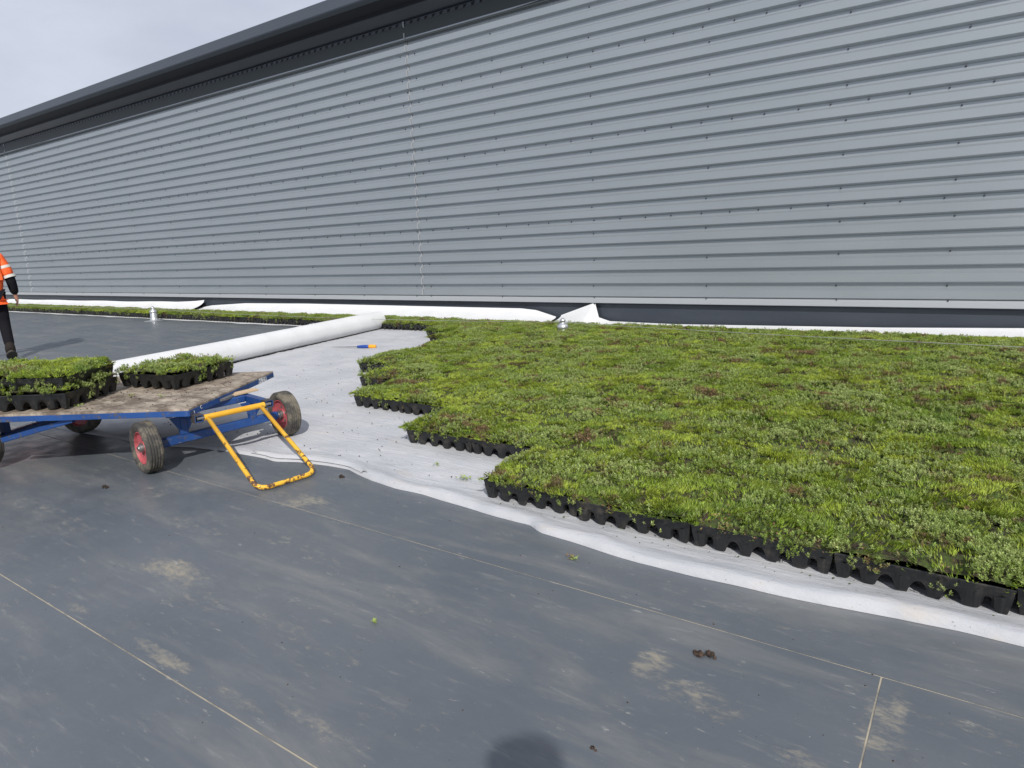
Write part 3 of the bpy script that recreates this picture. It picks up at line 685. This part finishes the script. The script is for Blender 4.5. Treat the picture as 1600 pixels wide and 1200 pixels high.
# ------------------------------------------------------------------ trolley
A0 = Vector((-3.98, 2.16, 0)); hd = Vector((.852, .524, 0)); lt = Vector((-.502, .865, 0)); UP = Vector((0,0,1)); ZT = .402; WD = 1.225
def TLc(u, v, z): return A0 + hd*u + lt*v + UP*z
tr = thing('platform_trolley', 'blue four wheeled platform trolley with plywood deck and yellow drawbar', 'trolley', (-4.9, 2.2, 0))
dm = MB(); lng = 2.15
nx_, ny_ = 44, 26; vs_ = []
for i in range(nx_+1):
    for j in range(ny_+1):
        u = -.010-(lng-.02)*i/nx_; v = .012+(WD-.024)*j/ny_; p = TLc(u, v, 0); h = max(0, vnoise(np.array([[p.x, p.y]]), 7, 41, 4)[0]-.5)*.022 if 0 < i < nx_ and 0 < j < ny_ else 0
        vs_.append(TLc(u, v, ZT+.003+h))
dm.add(vs_, [(i*(ny_+1)+j, i*(ny_+1)+j+1, (i+1)*(ny_+1)+j+1, (i+1)*(ny_+1)+j) for i in range(nx_) for j in range(ny_)])
dm.box(TLc(-lng/2, WD/2, ZT-.0045), (lng+.004, WD+.004, .014), (hd, lt, UP))
dm.build('deck_board', M_ply, tr)
th_ = .005; eh = .036
for a, b in (((0,0),(0,WD)), ((0,0),(-lng,0)), ((-lng,0),(-lng,WD)), ((-lng,WD),(0,WD))):
    pa, pb = TLc(*a, ZT-eh/2-.010), TLc(*b, ZT-eh/2-.010)
    MB().bar(pa, pb, .008, eh).build('edge_rail', M_blue, tr)
for u in (-.15, -1.0, -1.85): MB().bar(TLc(u, .02, ZT-.040), TLc(u, WD-.02, ZT-.040), .04, .036).build('cross_member', M_blue, tr)
for v in (.42, .80): MB().bar(TLc(-.05, v, ZT-.050), TLc(-lng+.05, v, ZT-.050), .04, .05).build('long_member', M_blue, tr)
# letters on the front rail, sticker at its far end
def letter(ch, v, z, size):
    cu = bpy.data.curves.new('letter', 'FONT'); cu.body = ch; cu.size = size; cu.extrude = .0006; cu.align_x = 'CENTER'
    o = bpy.data.objects.new('letter', cu); COL.objects.link(o); bpy.context.view_layer.update()
    me_ = bpy.data.meshes.new_from_object(o.evaluated_get(bpy.context.evaluated_depsgraph_get())); bpy.data.objects.remove(o)
    o = bpy.data.objects.new('letter', me_); COL.objects.link(o); me_.materials.clear(); me_.materials.append(mm(M_print)); o.parent = tr
    p = TLc(.0052, v, z); mt = Matrix.Identity(4)
    for i_ in range(3): mt[i_][0] = lt[i_]; mt[i_][1] = UP[i_]; mt[i_][2] = hd[i_]
    mt.translation = p - tr.location; o.matrix_local = mt
letter('L', .055, ZT-.040, .026); letter('C', .135, ZT-.030, .032)
MB().box(TLc(.0050, WD-.20, ZT-.026), (.0016, .13, .036), (hd, lt, UP)).build('sticker', M_stick, tr)

def wheel(c, ax, name='wheel'):
    c = Vector(c); ax = ax.normalized(); R0 = .163
    tp = [(.104,-.034),(.116,-.044),(.138,-.050),(.153,-.046),(.1595,-.038)]
    for k_ in range(5):
        h0 = -.038 + k_*.0162; tp += [(R0-.001, h0+.0015), (R0, h0+.005), (R0-.001, h0+.0105), (R0-.0055, h0+.0115), (R0-.0055, h0+.0145)]
    tp += [(.1595,.043),(.153,.048),(.138,.050),(.116,.044),(.104,.034)]
    wl = MB().lathe([(r_, h_) for r_, h_ in tp], c, ax, 48, closed=True).build(name, M_rub, tr, at=c); smooth_by_angle(wl, 40)
    rim = MB()
    rim.lathe([(.106,-.035),(.101,-.037),(.097,-.022),(.060,-.012),(.034,-.016),(.030,-.022)], c, ax, 32).lathe([(.106,.035),(.101,.037),(.097,.022),(.060,.012),(.034,.016),(.030,.022)], c, ax, 32)
    rim.lathe([(.097,-.022),(.097,.022)], c, ax, 32)
    ro = rim.build('rim', M_rim, wl); smooth_by_angle(ro, 40)
    hb = MB().lathe([(.001,-.052),(.014,-.052),(.016,-.046),(.026,-.040),(.030,-.020),(.030,.020),(.026,.040),(.016,.046),(.014,.052),(.001,.052)], c, ax, 16)
    for k_ in range(5):
        e1_ = (UP - ax*UP.dot(ax)).normalized(); e2_ = ax.cross(e1_); a_ = 2*PI*k_/5
        for sg in (-1, 1): hb.lathe([(.009, .0), (.009, .008), (.001, .008)], c + (e1_*math.cos(a_)+e2_*math.sin(a_))*.052 + ax*sg*.012, ax*sg, 6)
    smooth_by_angle(hb.build('hub', M_steel, wl), 40)
    return wl
fa = Vector((.14, .99, 0)).normalized(); fh = Vector((.99, -.14, 0)).normalized(); C0 = Vector((-4.185, 2.47, 0))
RW = .164
w1 = C0 - fa*.470 + UP*(RW+.001); w2 = C0 + fa*.475 + UP*(RW+.012)
wheel(w1, fa); wheel(w2, fa)
MB().bar(w1+fa*.055, w2-fa*.055, .045, .055).build('front_axle', M_blue, tr)
MB().tube([w1-fa*.04, w1+fa*.08], .012, 10).tube([w2-fa*.08, w2+fa*.04], .012, 10).build('axle_stub', M_steel, tr)
# front bogie: gusseted uprights, frame of rectangular tube with open ends that carry the drawbar hinge
for sgn, vv in ((-1, -.235), (1, .235)):
    p = C0 + fa*vv; b_ = MB(); z0_, z1_ = RW+.028, .318
    b_.bar(p+UP*z0_, p+UP*z1_, .05, .05, up_=fa)
    for s2 in (-1, 1):
        q0 = p + fh*.0; e_ = fa*s2
        P_ = [q0+e_*.025+UP*z1_, q0+e_*.085+UP*z1_, q0+e_*.04+UP*(z0_+.05), q0+e_*.025+UP*(z0_+.03)]
        b_.add([v+fh*.022 for v in P_]+[v+fh*.016 for v in P_], [(0,1,2,3),(7,6,5,4),(0,4,5,1),(1,5,6,2),(2,6,7,3),(3,7,4,0)])
    b_.build('upright', M_blue, tr)
    # rectangular side tube, open at the front
    a0 = p - fh*.36 + UP*.340; a1 = p + fh*.275 + UP*.334; X = (a1-a0).normalized(); Zv = UP; Yv = Zv.cross(X).normalized(); Zv = X.cross(Yv); hh, ww, tt = .021, .024, .004
    ring = lambda c_, h_, w_: [c_+Yv*w_+Zv*h_, c_-Yv*w_+Zv*h_, c_-Yv*w_-Zv*h_, c_+Yv*w_-Zv*h_]
    V = ring(a0, hh, ww)+ring(a1, hh, ww)+ring(a1, hh-tt, ww-tt)+ring(a1-X*.25, hh-tt, ww-tt)
    fs_ = [(3,2,1,0)]
    for k_ in range(3): fs_ += [(k_*4+j, k_*4+(j+1)%4, (k_+1)*4+(j+1)%4, (k_+1)*4+j) for j in range(4)]
    fs_.append((12,13,14,15))
    MB().add(V, fs_).build('side_tube', M_blue, tr)
    MB().bar(a1-X*.055+UP*.0, a1-X*.002, .052, .050).build('worn_tube_end', M_steel, tr) if False else None
    kc = MB()
    for sa, sb, wa, ha in ((1,0,.004,.050),(-1,0,.004,.050),(0,1,.056,.004),(0,-1,.056,.004)):
        kc.box(a1 - X*.028 + Yv*(.0262*sa) + Zv*(.0232*sb), (.058, wa, ha), (X, Yv, Zv))
    kc.build('worn_tube_end', M_worn, tr)
MB().bar(C0-fa*.21-fh*.04+UP*.338, C0+fa*.21-fh*.04+UP*.338, .05, .045).bar(C0-fa*.21-fh*.33+UP*.338, C0+fa*.21-fh*.33+UP*.338, .05, .045).build('bogie_crossbar', M_blue, tr)
MB().lathe([(.001,-.012),(.19,-.012),(.20,-.008),(.20,.006),(.19,.010),(.001,.010)], C0-fh*.18+UP*.372-UP*.004, n=36).build('turntable_ring', M_steel, tr)
MB().bar(C0+fa*.02-fh*.06+UP*.370, C0+fa*.33-fh*.10+UP*.372, .07, .014).build('wood_packer', M_wood, tr)
# drawbar: hinge pipe between the tube ends and a U-shaped loop lying on the roof
hb0 = C0 - fa*.20 + fh*.268 + UP*.334; hb1 = C0 + fa*.20 + fh*.268 + UP*.334
MB().tube([hb0, hb1], .0185, 14).build('hinge_pipe', M_yel, tr, smooth=False)
b0, b1 = Vector((-3.27, 2.105, .020)), Vector((-3.215, 2.47, .020))
s0, s1 = hb0.lerp(hb1, .05), hb0.lerp(hb1, .93)
def fillet(p0, p1, p2, rad, n=7):
    d0 = (p0-p1).normalized(); d1 = (p2-p1).normalized(); a = p1+d0*rad; c_ = p1+d1*rad
    return [a*(1-t)**2 + p1*2*t*(1-t) + c_*t*t for t in np.linspace(0, 1, n)]
pts = [s0] + fillet(s0, b0, b1, .075) + fillet(b0, b1, s1, .075) + [s1]
MB().tube(pts, .0138, 12).build('drawbar_loop', M_yel, tr, smooth=True)
MB().tube([hb0-fa*.045, hb0+fa*.005], .011, 8).tube([hb1-fa*.005, hb1+fa*.045], .011, 8).build('hinge_pin', M_steel, tr)
# rear axle
rc3, rc4 = Vector((-5.76, 2.26, RW+.006)), Vector((-5.38, 1.47, RW)); raxd = (rc3-rc4).normalized()
wheel(rc3, raxd); wheel(rc4, raxd)
MB().bar(rc4+raxd*.055, rc3-raxd*.055, .045, .055).build('rear_axle', M_blue, tr)
MB().tube([rc4-raxd*.04, rc4+raxd*.08], .012, 10).tube([rc3-raxd*.08, rc3+raxd*.04], .012, 10).build('axle_stub', M_steel, tr)
for t_ in (.25, .75):
    p = rc4.lerp(rc3, t_); MB().bar(Vector((p.x,p.y,RW+.028)), Vector((p.x,p.y,ZT-.06)), .05, .05, up_=raxd).build('upright', M_blue, tr)
MB().bar(Vector((-5.20, 1.56, .205)), Vector((-4.66, 1.78, ZT-.052)), .030, .034).build('brace', M_blue, tr)
MB().bar(Vector((-5.62, 2.42, .205)), Vector((-5.05, 2.56, ZT-.052)), .030, .034).build('brace', M_blue, tr)

# trays carried by the trolley
GT = 'sedum trays stacked on the trolley'
ang = math.atan2(hd.y, hd.x)
def ctray(u, v, z, rot, lab, fol, tilt=(0,0)):
    p = TLc(u, v, z); return sedum_tray(p.x, p.y, p.z, rot, lab, GT, fol, tilt)
ctray(-1.11, .045+TL/2, ZT+.012, ang+.03, 'lower sedum tray of the nearer pair on the trolley, crushed under another tray', FOL_SPRIG[1])
ctray(-1.13, .055+TL/2, ZT+.112, ang+.05+PI, 'upper sedum tray of the nearer pair on the trolley, closest to its bare deck', FOL[3], (.01,-.02))
ctray(-1.69, .05+TL/2, ZT+.012, ang+.0, 'lower sedum tray at the left picture edge on the trolley', FOL_SPRIG[2])
ctray(-1.705, .06+TL/2, ZT+.112, ang+.02, 'upper sedum tray at the left picture edge on the trolley', FOL[5])
sedum_tray(-4.93, 2.64, ZT+.012, math.atan2(.16,.99)+.05, 'single sedum tray on the far side of the trolley deck near its front', GT, FOL_SPRIG[1])
ctray(-1.72, .64+TL/2, ZT+.012, ang-.03, 'lower sedum tray on the trolley behind the nearer stack', FOL[2])

# ------------------------------------------------------------------ people
def skinned(name, joints, edges, radii, parent, mat, sub=2, root=0, solid=None):
    me_ = bpy.data.meshes.new(name); base = wloc(parent); me_.from_pydata([tuple(Vector(j)-base) for j in joints], edges, [])
    o = bpy.data.objects.new(name, me_); COL.objects.link(o)
    md = o.modifiers.new('skin', 'SKIN'); md.use_smooth_shade = True
    lay = me_.skin_vertices[0].data if me_.skin_vertices else None
    if lay is None:
        bpy.context.view_layer.update()
        bm = bmesh.new(); bm.from_mesh(me_); bm.verts.layers.skin.verify(); bm.to_mesh(me_); bm.free(); lay = me_.skin_vertices[0].data
    for i, r_ in enumerate(radii):
        lay[i].radius = (r_, r_) if not isinstance(r_, tuple) else r_; lay[i].use_root = (i == root)
    sm = o.modifiers.new('sub', 'SUBSURF'); sm.levels = sub; sm.render_levels = sub
    bpy.context.view_layer.update()
    me2 = bpy.data.meshes.new_from_object(o.evaluated_get(bpy.context.evaluated_depsgraph_get())); bpy.data.objects.remove(o)
    me2.name = name; me2.materials.clear(); me2.materials.append(mm(mat)); me2.shade_smooth()
    o = bpy.data.objects.new(name, me2); COL.objects.link(o); o.parent = parent; return o
def person(loc, face, label, pose, name='person'):
    """face: heading angle of the chest; joints given as (right, forward, up) from the point between the feet"""
    t = thing(name, label, 'person', loc); fx = Vector((math.cos(face), math.sin(face), 0)); rx = Vector((fx.y, -fx.x, 0)); base = Vector(loc)
    J = lambda p: base + rx*p[0] + fx*p[1] + UP*p[2]
    P_ = pose
    body_j = [P_['hip'], P_['waist'], P_['chest'], P_['neck'], P_['head0'], P_['head1'], P_['head2'],
              P_['sR'], P_['eR'], P_['wR'], P_['sL'], P_['eL'], P_['wL'], P_['hR'], P_['kR'], P_['aR'], P_['hL'], P_['kL'], P_['aL']]
    ed = [(0,1),(1,2),(2,3),(3,4),(4,5),(5,6),(2,7),(7,8),(8,9),(2,10),(10,11),(11,12),(0,13),(13,14),(14,15),(0,16),(16,17),(17,18)]
    rd = [.12,.11,.12,.06,.08,.122,.08,.05,.038,.028,.05,.038,.028,.08,.052,.036,.08,.052,.036]
    # hands: palm + five fingers each, part of the same body chain
    for side_, wr_, el_ in ((1, 'wR', 'eR'), (-1, 'wL', 'eL')):
        w_ = Vector(P_[wr_]); e_ = Vector(P_[el_]); d = (w_-e_).normalized(); wi = 9 if side_ == 1 else 12
        acr = d.cross(Vector((1,0,0)) if abs(d.x) < .8 else Vector((0,1,0))).normalized(); nrm = d.cross(acr)
        body_j.append(tuple(w_+d*.05)); rd.append((.030,.018)); pi_ = len(body_j)-1; ed.append((wi, pi_))
        for k_, (off_, ln) in enumerate(((-.027,.062),(-.009,.078),(.010,.074),(.028,.056))):
            r0_ = w_+d*.085+acr*off_; m1 = r0_+d*ln*.5+nrm*.008*side_; m2 = m1+d*ln*.35+nrm*.022*side_
            body_j += [tuple(r0_), tuple(m1), tuple(m2)]; rd += [.0105,.0092,.008]; n_ = len(body_j); ed += [(pi_, n_-3), (n_-3, n_-2), (n_-2, n_-1)]
        t0 = w_+d*.045-acr*.036; t1 = t0+d*.03-acr*.014+nrm*.008*side_; body_j += [tuple(t0), tuple(t1)]; rd += [.012,.009]; n_ = len(body_j); ed += [(pi_, n_-2), (n_-2, n_-1)]
    skinned('body', [J(p) for p in body_j], ed, rd, t, M_skin, 1)
    # hair
    h1, h2 = Vector(P_['head1']), Vector(P_['head2'])
    skinned('hair', [J(h1+Vector((0,-.022,.02))), J(h2+Vector((0,-.012,.012)))], [(0,1)], [.138,.105], t, M_helmet, 2)
    jk = skinned('jacket', [J(p) for p in (P_['hip'], P_['waist'], P_['chest'], tuple(Vector(P_['neck'])-Vector((0,0,.03))), P_['sR'], P_['sL'], tuple(Vector(P_['sR']).lerp(Vector(P_['eR']), .92)), tuple(Vector(P_['sL']).lerp(Vector(P_['eL']), .92)), tuple(Vector(P_['hip'])-Vector((0,0,.10))))],
            [(0,1),(1,2),(2,3),(2,4),(2,5),(4,6),(5,7),(0,8)], [(.185,.145),(.175,.14),(.165,.13),.08,.098,.098,.084,.084,(.20,.16)], t, M_orange, 2)
    for s_, e_, w_ in (('sR','eR','wR'),('sL','eL','wL')):
        s__, e__, w__ = (Vector(P_[k_]) for k_ in (s_, e_, w_))
        skinned('sleeve', [J(s__.lerp(e__, .8)), J(e__), J(e__.lerp(w__, .5)), J(w__.lerp(e__, .08))], [(0,1),(1,2),(2,3)], [.068,.068,.062,.052], t, M_blackcloth, 2)
        for f_ in (.42, .86):
            c_ = J(s__.lerp(e__, f_)); a_ = (J(e__)-J(s__)).normalized()
            MB().lathe([(.080,-.021),(.086,-.019),(.086,.019),(.080,.021)], c_, a_, 20).build('reflective_band', M_refl, jk, smooth=False)
    for zf in (.25, .72):
        c_ = J(Vector(P_['hip']).lerp(Vector(P_['chest']), zf)); b_ = MB(); n = 28; V = []
        for dz, k_ in ((-.026,1.0),(-.024,1.035),(.024,1.035),(.026,1.0)):
            V += [c_+rx*(.172*k_*math.cos(2*PI*i/n))+fx*(.135*k_*math.sin(2*PI*i/n))+UP*dz for i in range(n)]
        b_.add(V, [(r_*n+i, r_*n+(i+1)%n, (r_+1)*n+(i+1)%n, (r_+1)*n+i) for r_ in range(3) for i in range(n)]); b_.build('reflective_band', M_refl, jk)
    tz = [P_['hip'], P_['hR'], P_['kR'], P_['aR'], P_['hL'], P_['kL'], P_['aL']]
    skinned('trousers', [J(p) for p in tz], [(0,1),(1,2),(2,3),(0,4),(4,5),(5,6)], [(.15,.125),.105,.078,.066,.105,.078,.066], t, M_trouser, 2)
    for a_, b_, k_ in (('aR','toR','kR'),('aL','toL','kL')):
        an, to = Vector(P_[a_]), Vector(P_[b_]); sh_ = (Vector(P_[k_])-an).normalized(); ft = (to-an).normalized(); dn = (ft*ft.dot(sh_)-sh_).normalized()
        heel = an + dn*.055 - (ft-sh_*ft.dot(sh_)).normalized()*.035
        bt = skinned('boot', [J(an+sh_*.10), J(an+sh_*.02), J(heel), J(an.lerp(to,.5)+dn*.012), J(to)], [(0,1),(1,2),(1,3),(3,4)], [.070,.068,.056,.064,.052], t, M_boot, 2, root=1)
        h_ = J(heel)+0*UP; to_ = J(to); d_ = (to_-h_).normalized(); s_ = d_.cross(rx).normalized(); 
        if s_.z > 0: s_ = -s_
        sl = MB(); n = 20; V = []
        mid = (h_+to_)/2; ln = (to_-h_).length/2+.045; sd_ = d_.cross(s_).normalized()
        for zz, kk in ((.030,.94),(.036,1.),(.056,1.),(.060,.93)):
            V += [mid+s_*zz+d_*(ln*kk*math.cos(2*PI*i/n))+sd_*(.060*kk*math.sin(2*PI*i/n)*(1-.12*math.cos(4*PI*i/n))) for i in range(n)]
        sl.add(V, [(r_*n+i, r_*n+(i+1)%n, (r_+1)*n+(i+1)%n, (r_+1)*n+i) for r_ in range(3) for i in range(n)]+[tuple(range(n))[::-1], tuple(3*n+i for i in range(n))]); sl.build('sole', M_sole, bt)
    return t
walk = dict(hip=(0,0,.95), waist=(0,.01,1.10), chest=(0,.04,1.32), neck=(0,.06,1.50), head0=(0,.08,1.56), head1=(0,.105,1.64), head2=(0,.10,1.71),
            sR=(.19,.04,1.42), eR=(.27,-.02,1.12), wR=(.30,.07,.88), sL=(-.19,.04,1.42), eL=(-.27,.0,1.12), wL=(-.30,.12,.90),
            hR=(.09,0,.90), kR=(.10,.02,.50), aR=(.095,-.24,.175), toR=(.10,-.13,.055), hL=(-.09,0,.90), kL=(-.10,.20,.50), aL=(-.10,.34,.105), toL=(-.10,.50,.075))
person((-11.60, 3.68, 0), math.atan2(.25,-.97), 'worker in orange hi-vis jacket and black trousers walking away, cut by the left picture edge', walk)
shoot = dict(hip=(0,0,.93), waist=(0,0,1.08), chest=(0,0,1.30), neck=(0,.01,1.46), head0=(0,.03,1.52), head1=(0,.05,1.60), head2=(0,.05,1.68),
             sR=(.19,0,1.38), eR=(.25,.04,1.10), wR=(.14,.20,1.24), sL=(-.19,0,1.38), eL=(-.25,.04,1.10), wL=(-.14,.20,1.24),
             hR=(.09,0,.90), kR=(.12,.02,.50), aR=(.13,-.01,.105), toR=(.15,.14,.075), hL=(-.09,0,.90), kL=(-.12,.02,.50), aL=(-.13,-.01,.105), toL=(-.15,.14,.075))
person((.55, -.37, 0), math.pi/2+.61, 'person in orange jacket taking the picture, standing outside the frame', shoot)

# ------------------------------------------------------------------ loose bits
def clump(x, y, z, r_, label, seed):
    r = random.Random(seed); b_ = MB()
    for i in range(14):
        a = r.random()*6.28; d = r.random()**.7*r_; s_ = r_*(.16+.22*r.random()); c_ = Vector((x+math.cos(a)*d*1.3, y+math.sin(a)*d*.7, z+s_*.6+(1-d/r_)*r_*.35))
        V = []; 
        for k_ in range(3):
            for q_ in range(6):
                t_ = q_*PI/3+k_*.5; rr = s_*(.9,1.,.5)[k_]*(.75+.5*r.random()); V.append(c_+Vector((math.cos(t_)*rr, math.sin(t_)*rr, (-.6,0,.6)[k_]*s_)))
        b_.add(V, [(k_*6+q_, k_*6+(q_+1)%6, (k_+1)*6+(q_+1)%6, (k_+1)*6+q_) for k_ in range(2) for q_ in range(6)]+[(12,13,14,15,16,17)])
    o = b_.build('soil_clump', M_soil, at=(x, y, z)); return tag(o, label, 'soil')
clump(-.638, 1.905, 0, .026, 'dark crumbled soil clump on the grey roof, below the right part of the sedum', 1)
clump(-3.05, 2.52, 0, .022, 'small soil crumb on the roof beside the fleece edge right of the yellow loop', 2)
clump(-4.21, 1.71, 0, .024, 'brown soil crumb on the roof in front of the near front wheel', 3)
clump(-.75, 1.36, 0, .009, 'tiny black crumb near the bottom edge beside the head shadow', 4)
def sprig(x, y, z, r_, label, seed, n=26):
    r = random.Random(seed); b_ = MB(); 
    for i in range(n):
        a = r.random()*6.28; d = r.random()*r_; c_ = Vector((x+math.cos(a)*d, y+math.sin(a)*d*.6, z+.004+r.random()*.4*r_)); a2 = r.random()*6.28; D = Vector((math.cos(a2), math.sin(a2), r.random()*.9-.1)).normalized(); s_ = Vector((-D.y, D.x, .2)).normalized(); l_ = .012+.008*r.random()
        b_.add([c_, c_+D*l_*.5-s_*l_*.27, c_+D*l_, c_+D*l_*.5+s_*l_*.27], [(0,1,2,3)])
    o = b_.build('loose_sprig', M_ros, at=(x, y, z)); a_ = o.data.color_attributes.new('tint', 'FLOAT_COLOR', 'POINT')
    for d_ in a_.data: d_.color = (.4+.3*r.random(), r.random()*.8, .5, 1)
    return tag(o, label, 'plant sprig')
sprig(-1.34, 2.275, 0, .026, 'loose green sprig alone on the dark roof below the front tray edge', 11)
sprig(-2.33, 2.78, .02, .045, 'largest loose green sprig on the white fleece left of the nearest sedum corner', 12, 40)
sprig(-2.12, 2.80, .02, .028, 'small loose sprig on the fleece beside the nearest sedum corner', 13, 18)
sprig(-2.64, 2.90, .02, .030, 'loose sprig on the fleece farthest left of the fallen greenery', 14, 16)
sprig(-1.71, 1.49, 0, .009, 'tiny green leaf tuft on the grey roof at bottom centre', 15, 8)
p = TLc(-.62, .40, ZT); sprig(p.x, p.y, ZT+.008, .035, 'green sprig dropped on the plywood deck below the single tray', 16, 30)
p = TLc(-.38, .34, ZT); sprig(p.x, p.y, ZT+.008, .022, 'yellowish sprig dropped on the plywood deck near the front rail', 17, 14)
p = TLc(-.80, .12, ZT); sprig(p.x, p.y, ZT+.008, .040, 'leafy scraps at the deck edge by the lower tray', 18, 26)
# crumbs too small and many to count
def litter(name, region, n, mat, smin, smax, z, seed):
    r = random.Random(seed); b_ = MB()
    for i in range(n):
        x, y = region(r); s_ = smin+(smax-smin)*r.random()**2; V = [Vector((x+math.cos(k_*2.1+r.random())*s_, y+math.sin(k_*2.1+r.random())*s_, z)) for k_ in range(3)]+[Vector((x, y, z+s_*.9))]
        b_.add(V, [(0,1,3),(1,2,3),(2,0,3)])
    return tag(b_.build(name, mat), kind='stuff')
def on_fleece(r):
    while True:
        x, y = -6.8+5.2*r.random(), 2.6+3.6*r.random()**1.4
        if y > 2.66+.0 and x < -2.2-(y-2.6)*1.15: return x, y
litter('soil_crumbs', on_fleece, 420, M_soil, .002, .009, .020, 3)
litter('roof_crumbs', lambda r: (-5+5.4*r.random(), .8+1.6*r.random()), 150, M_soil, .0015, .005, 0, 4)
litter('green_crumbs', lambda r: (-2.0+2.6*r.random(), 2.50+.12*r.random()), 60, M_ros, .003, .008, .02, 5)
litter('deck_crumbs', lambda r: tuple(TLc(-.05-1.1*r.random(), .05+1.1*r.random(), 0).xy), 330, M_soil, .002, .008, ZT+.006, 6)
print('trays', n_tray, 'objects', len(bpy.data.objects))
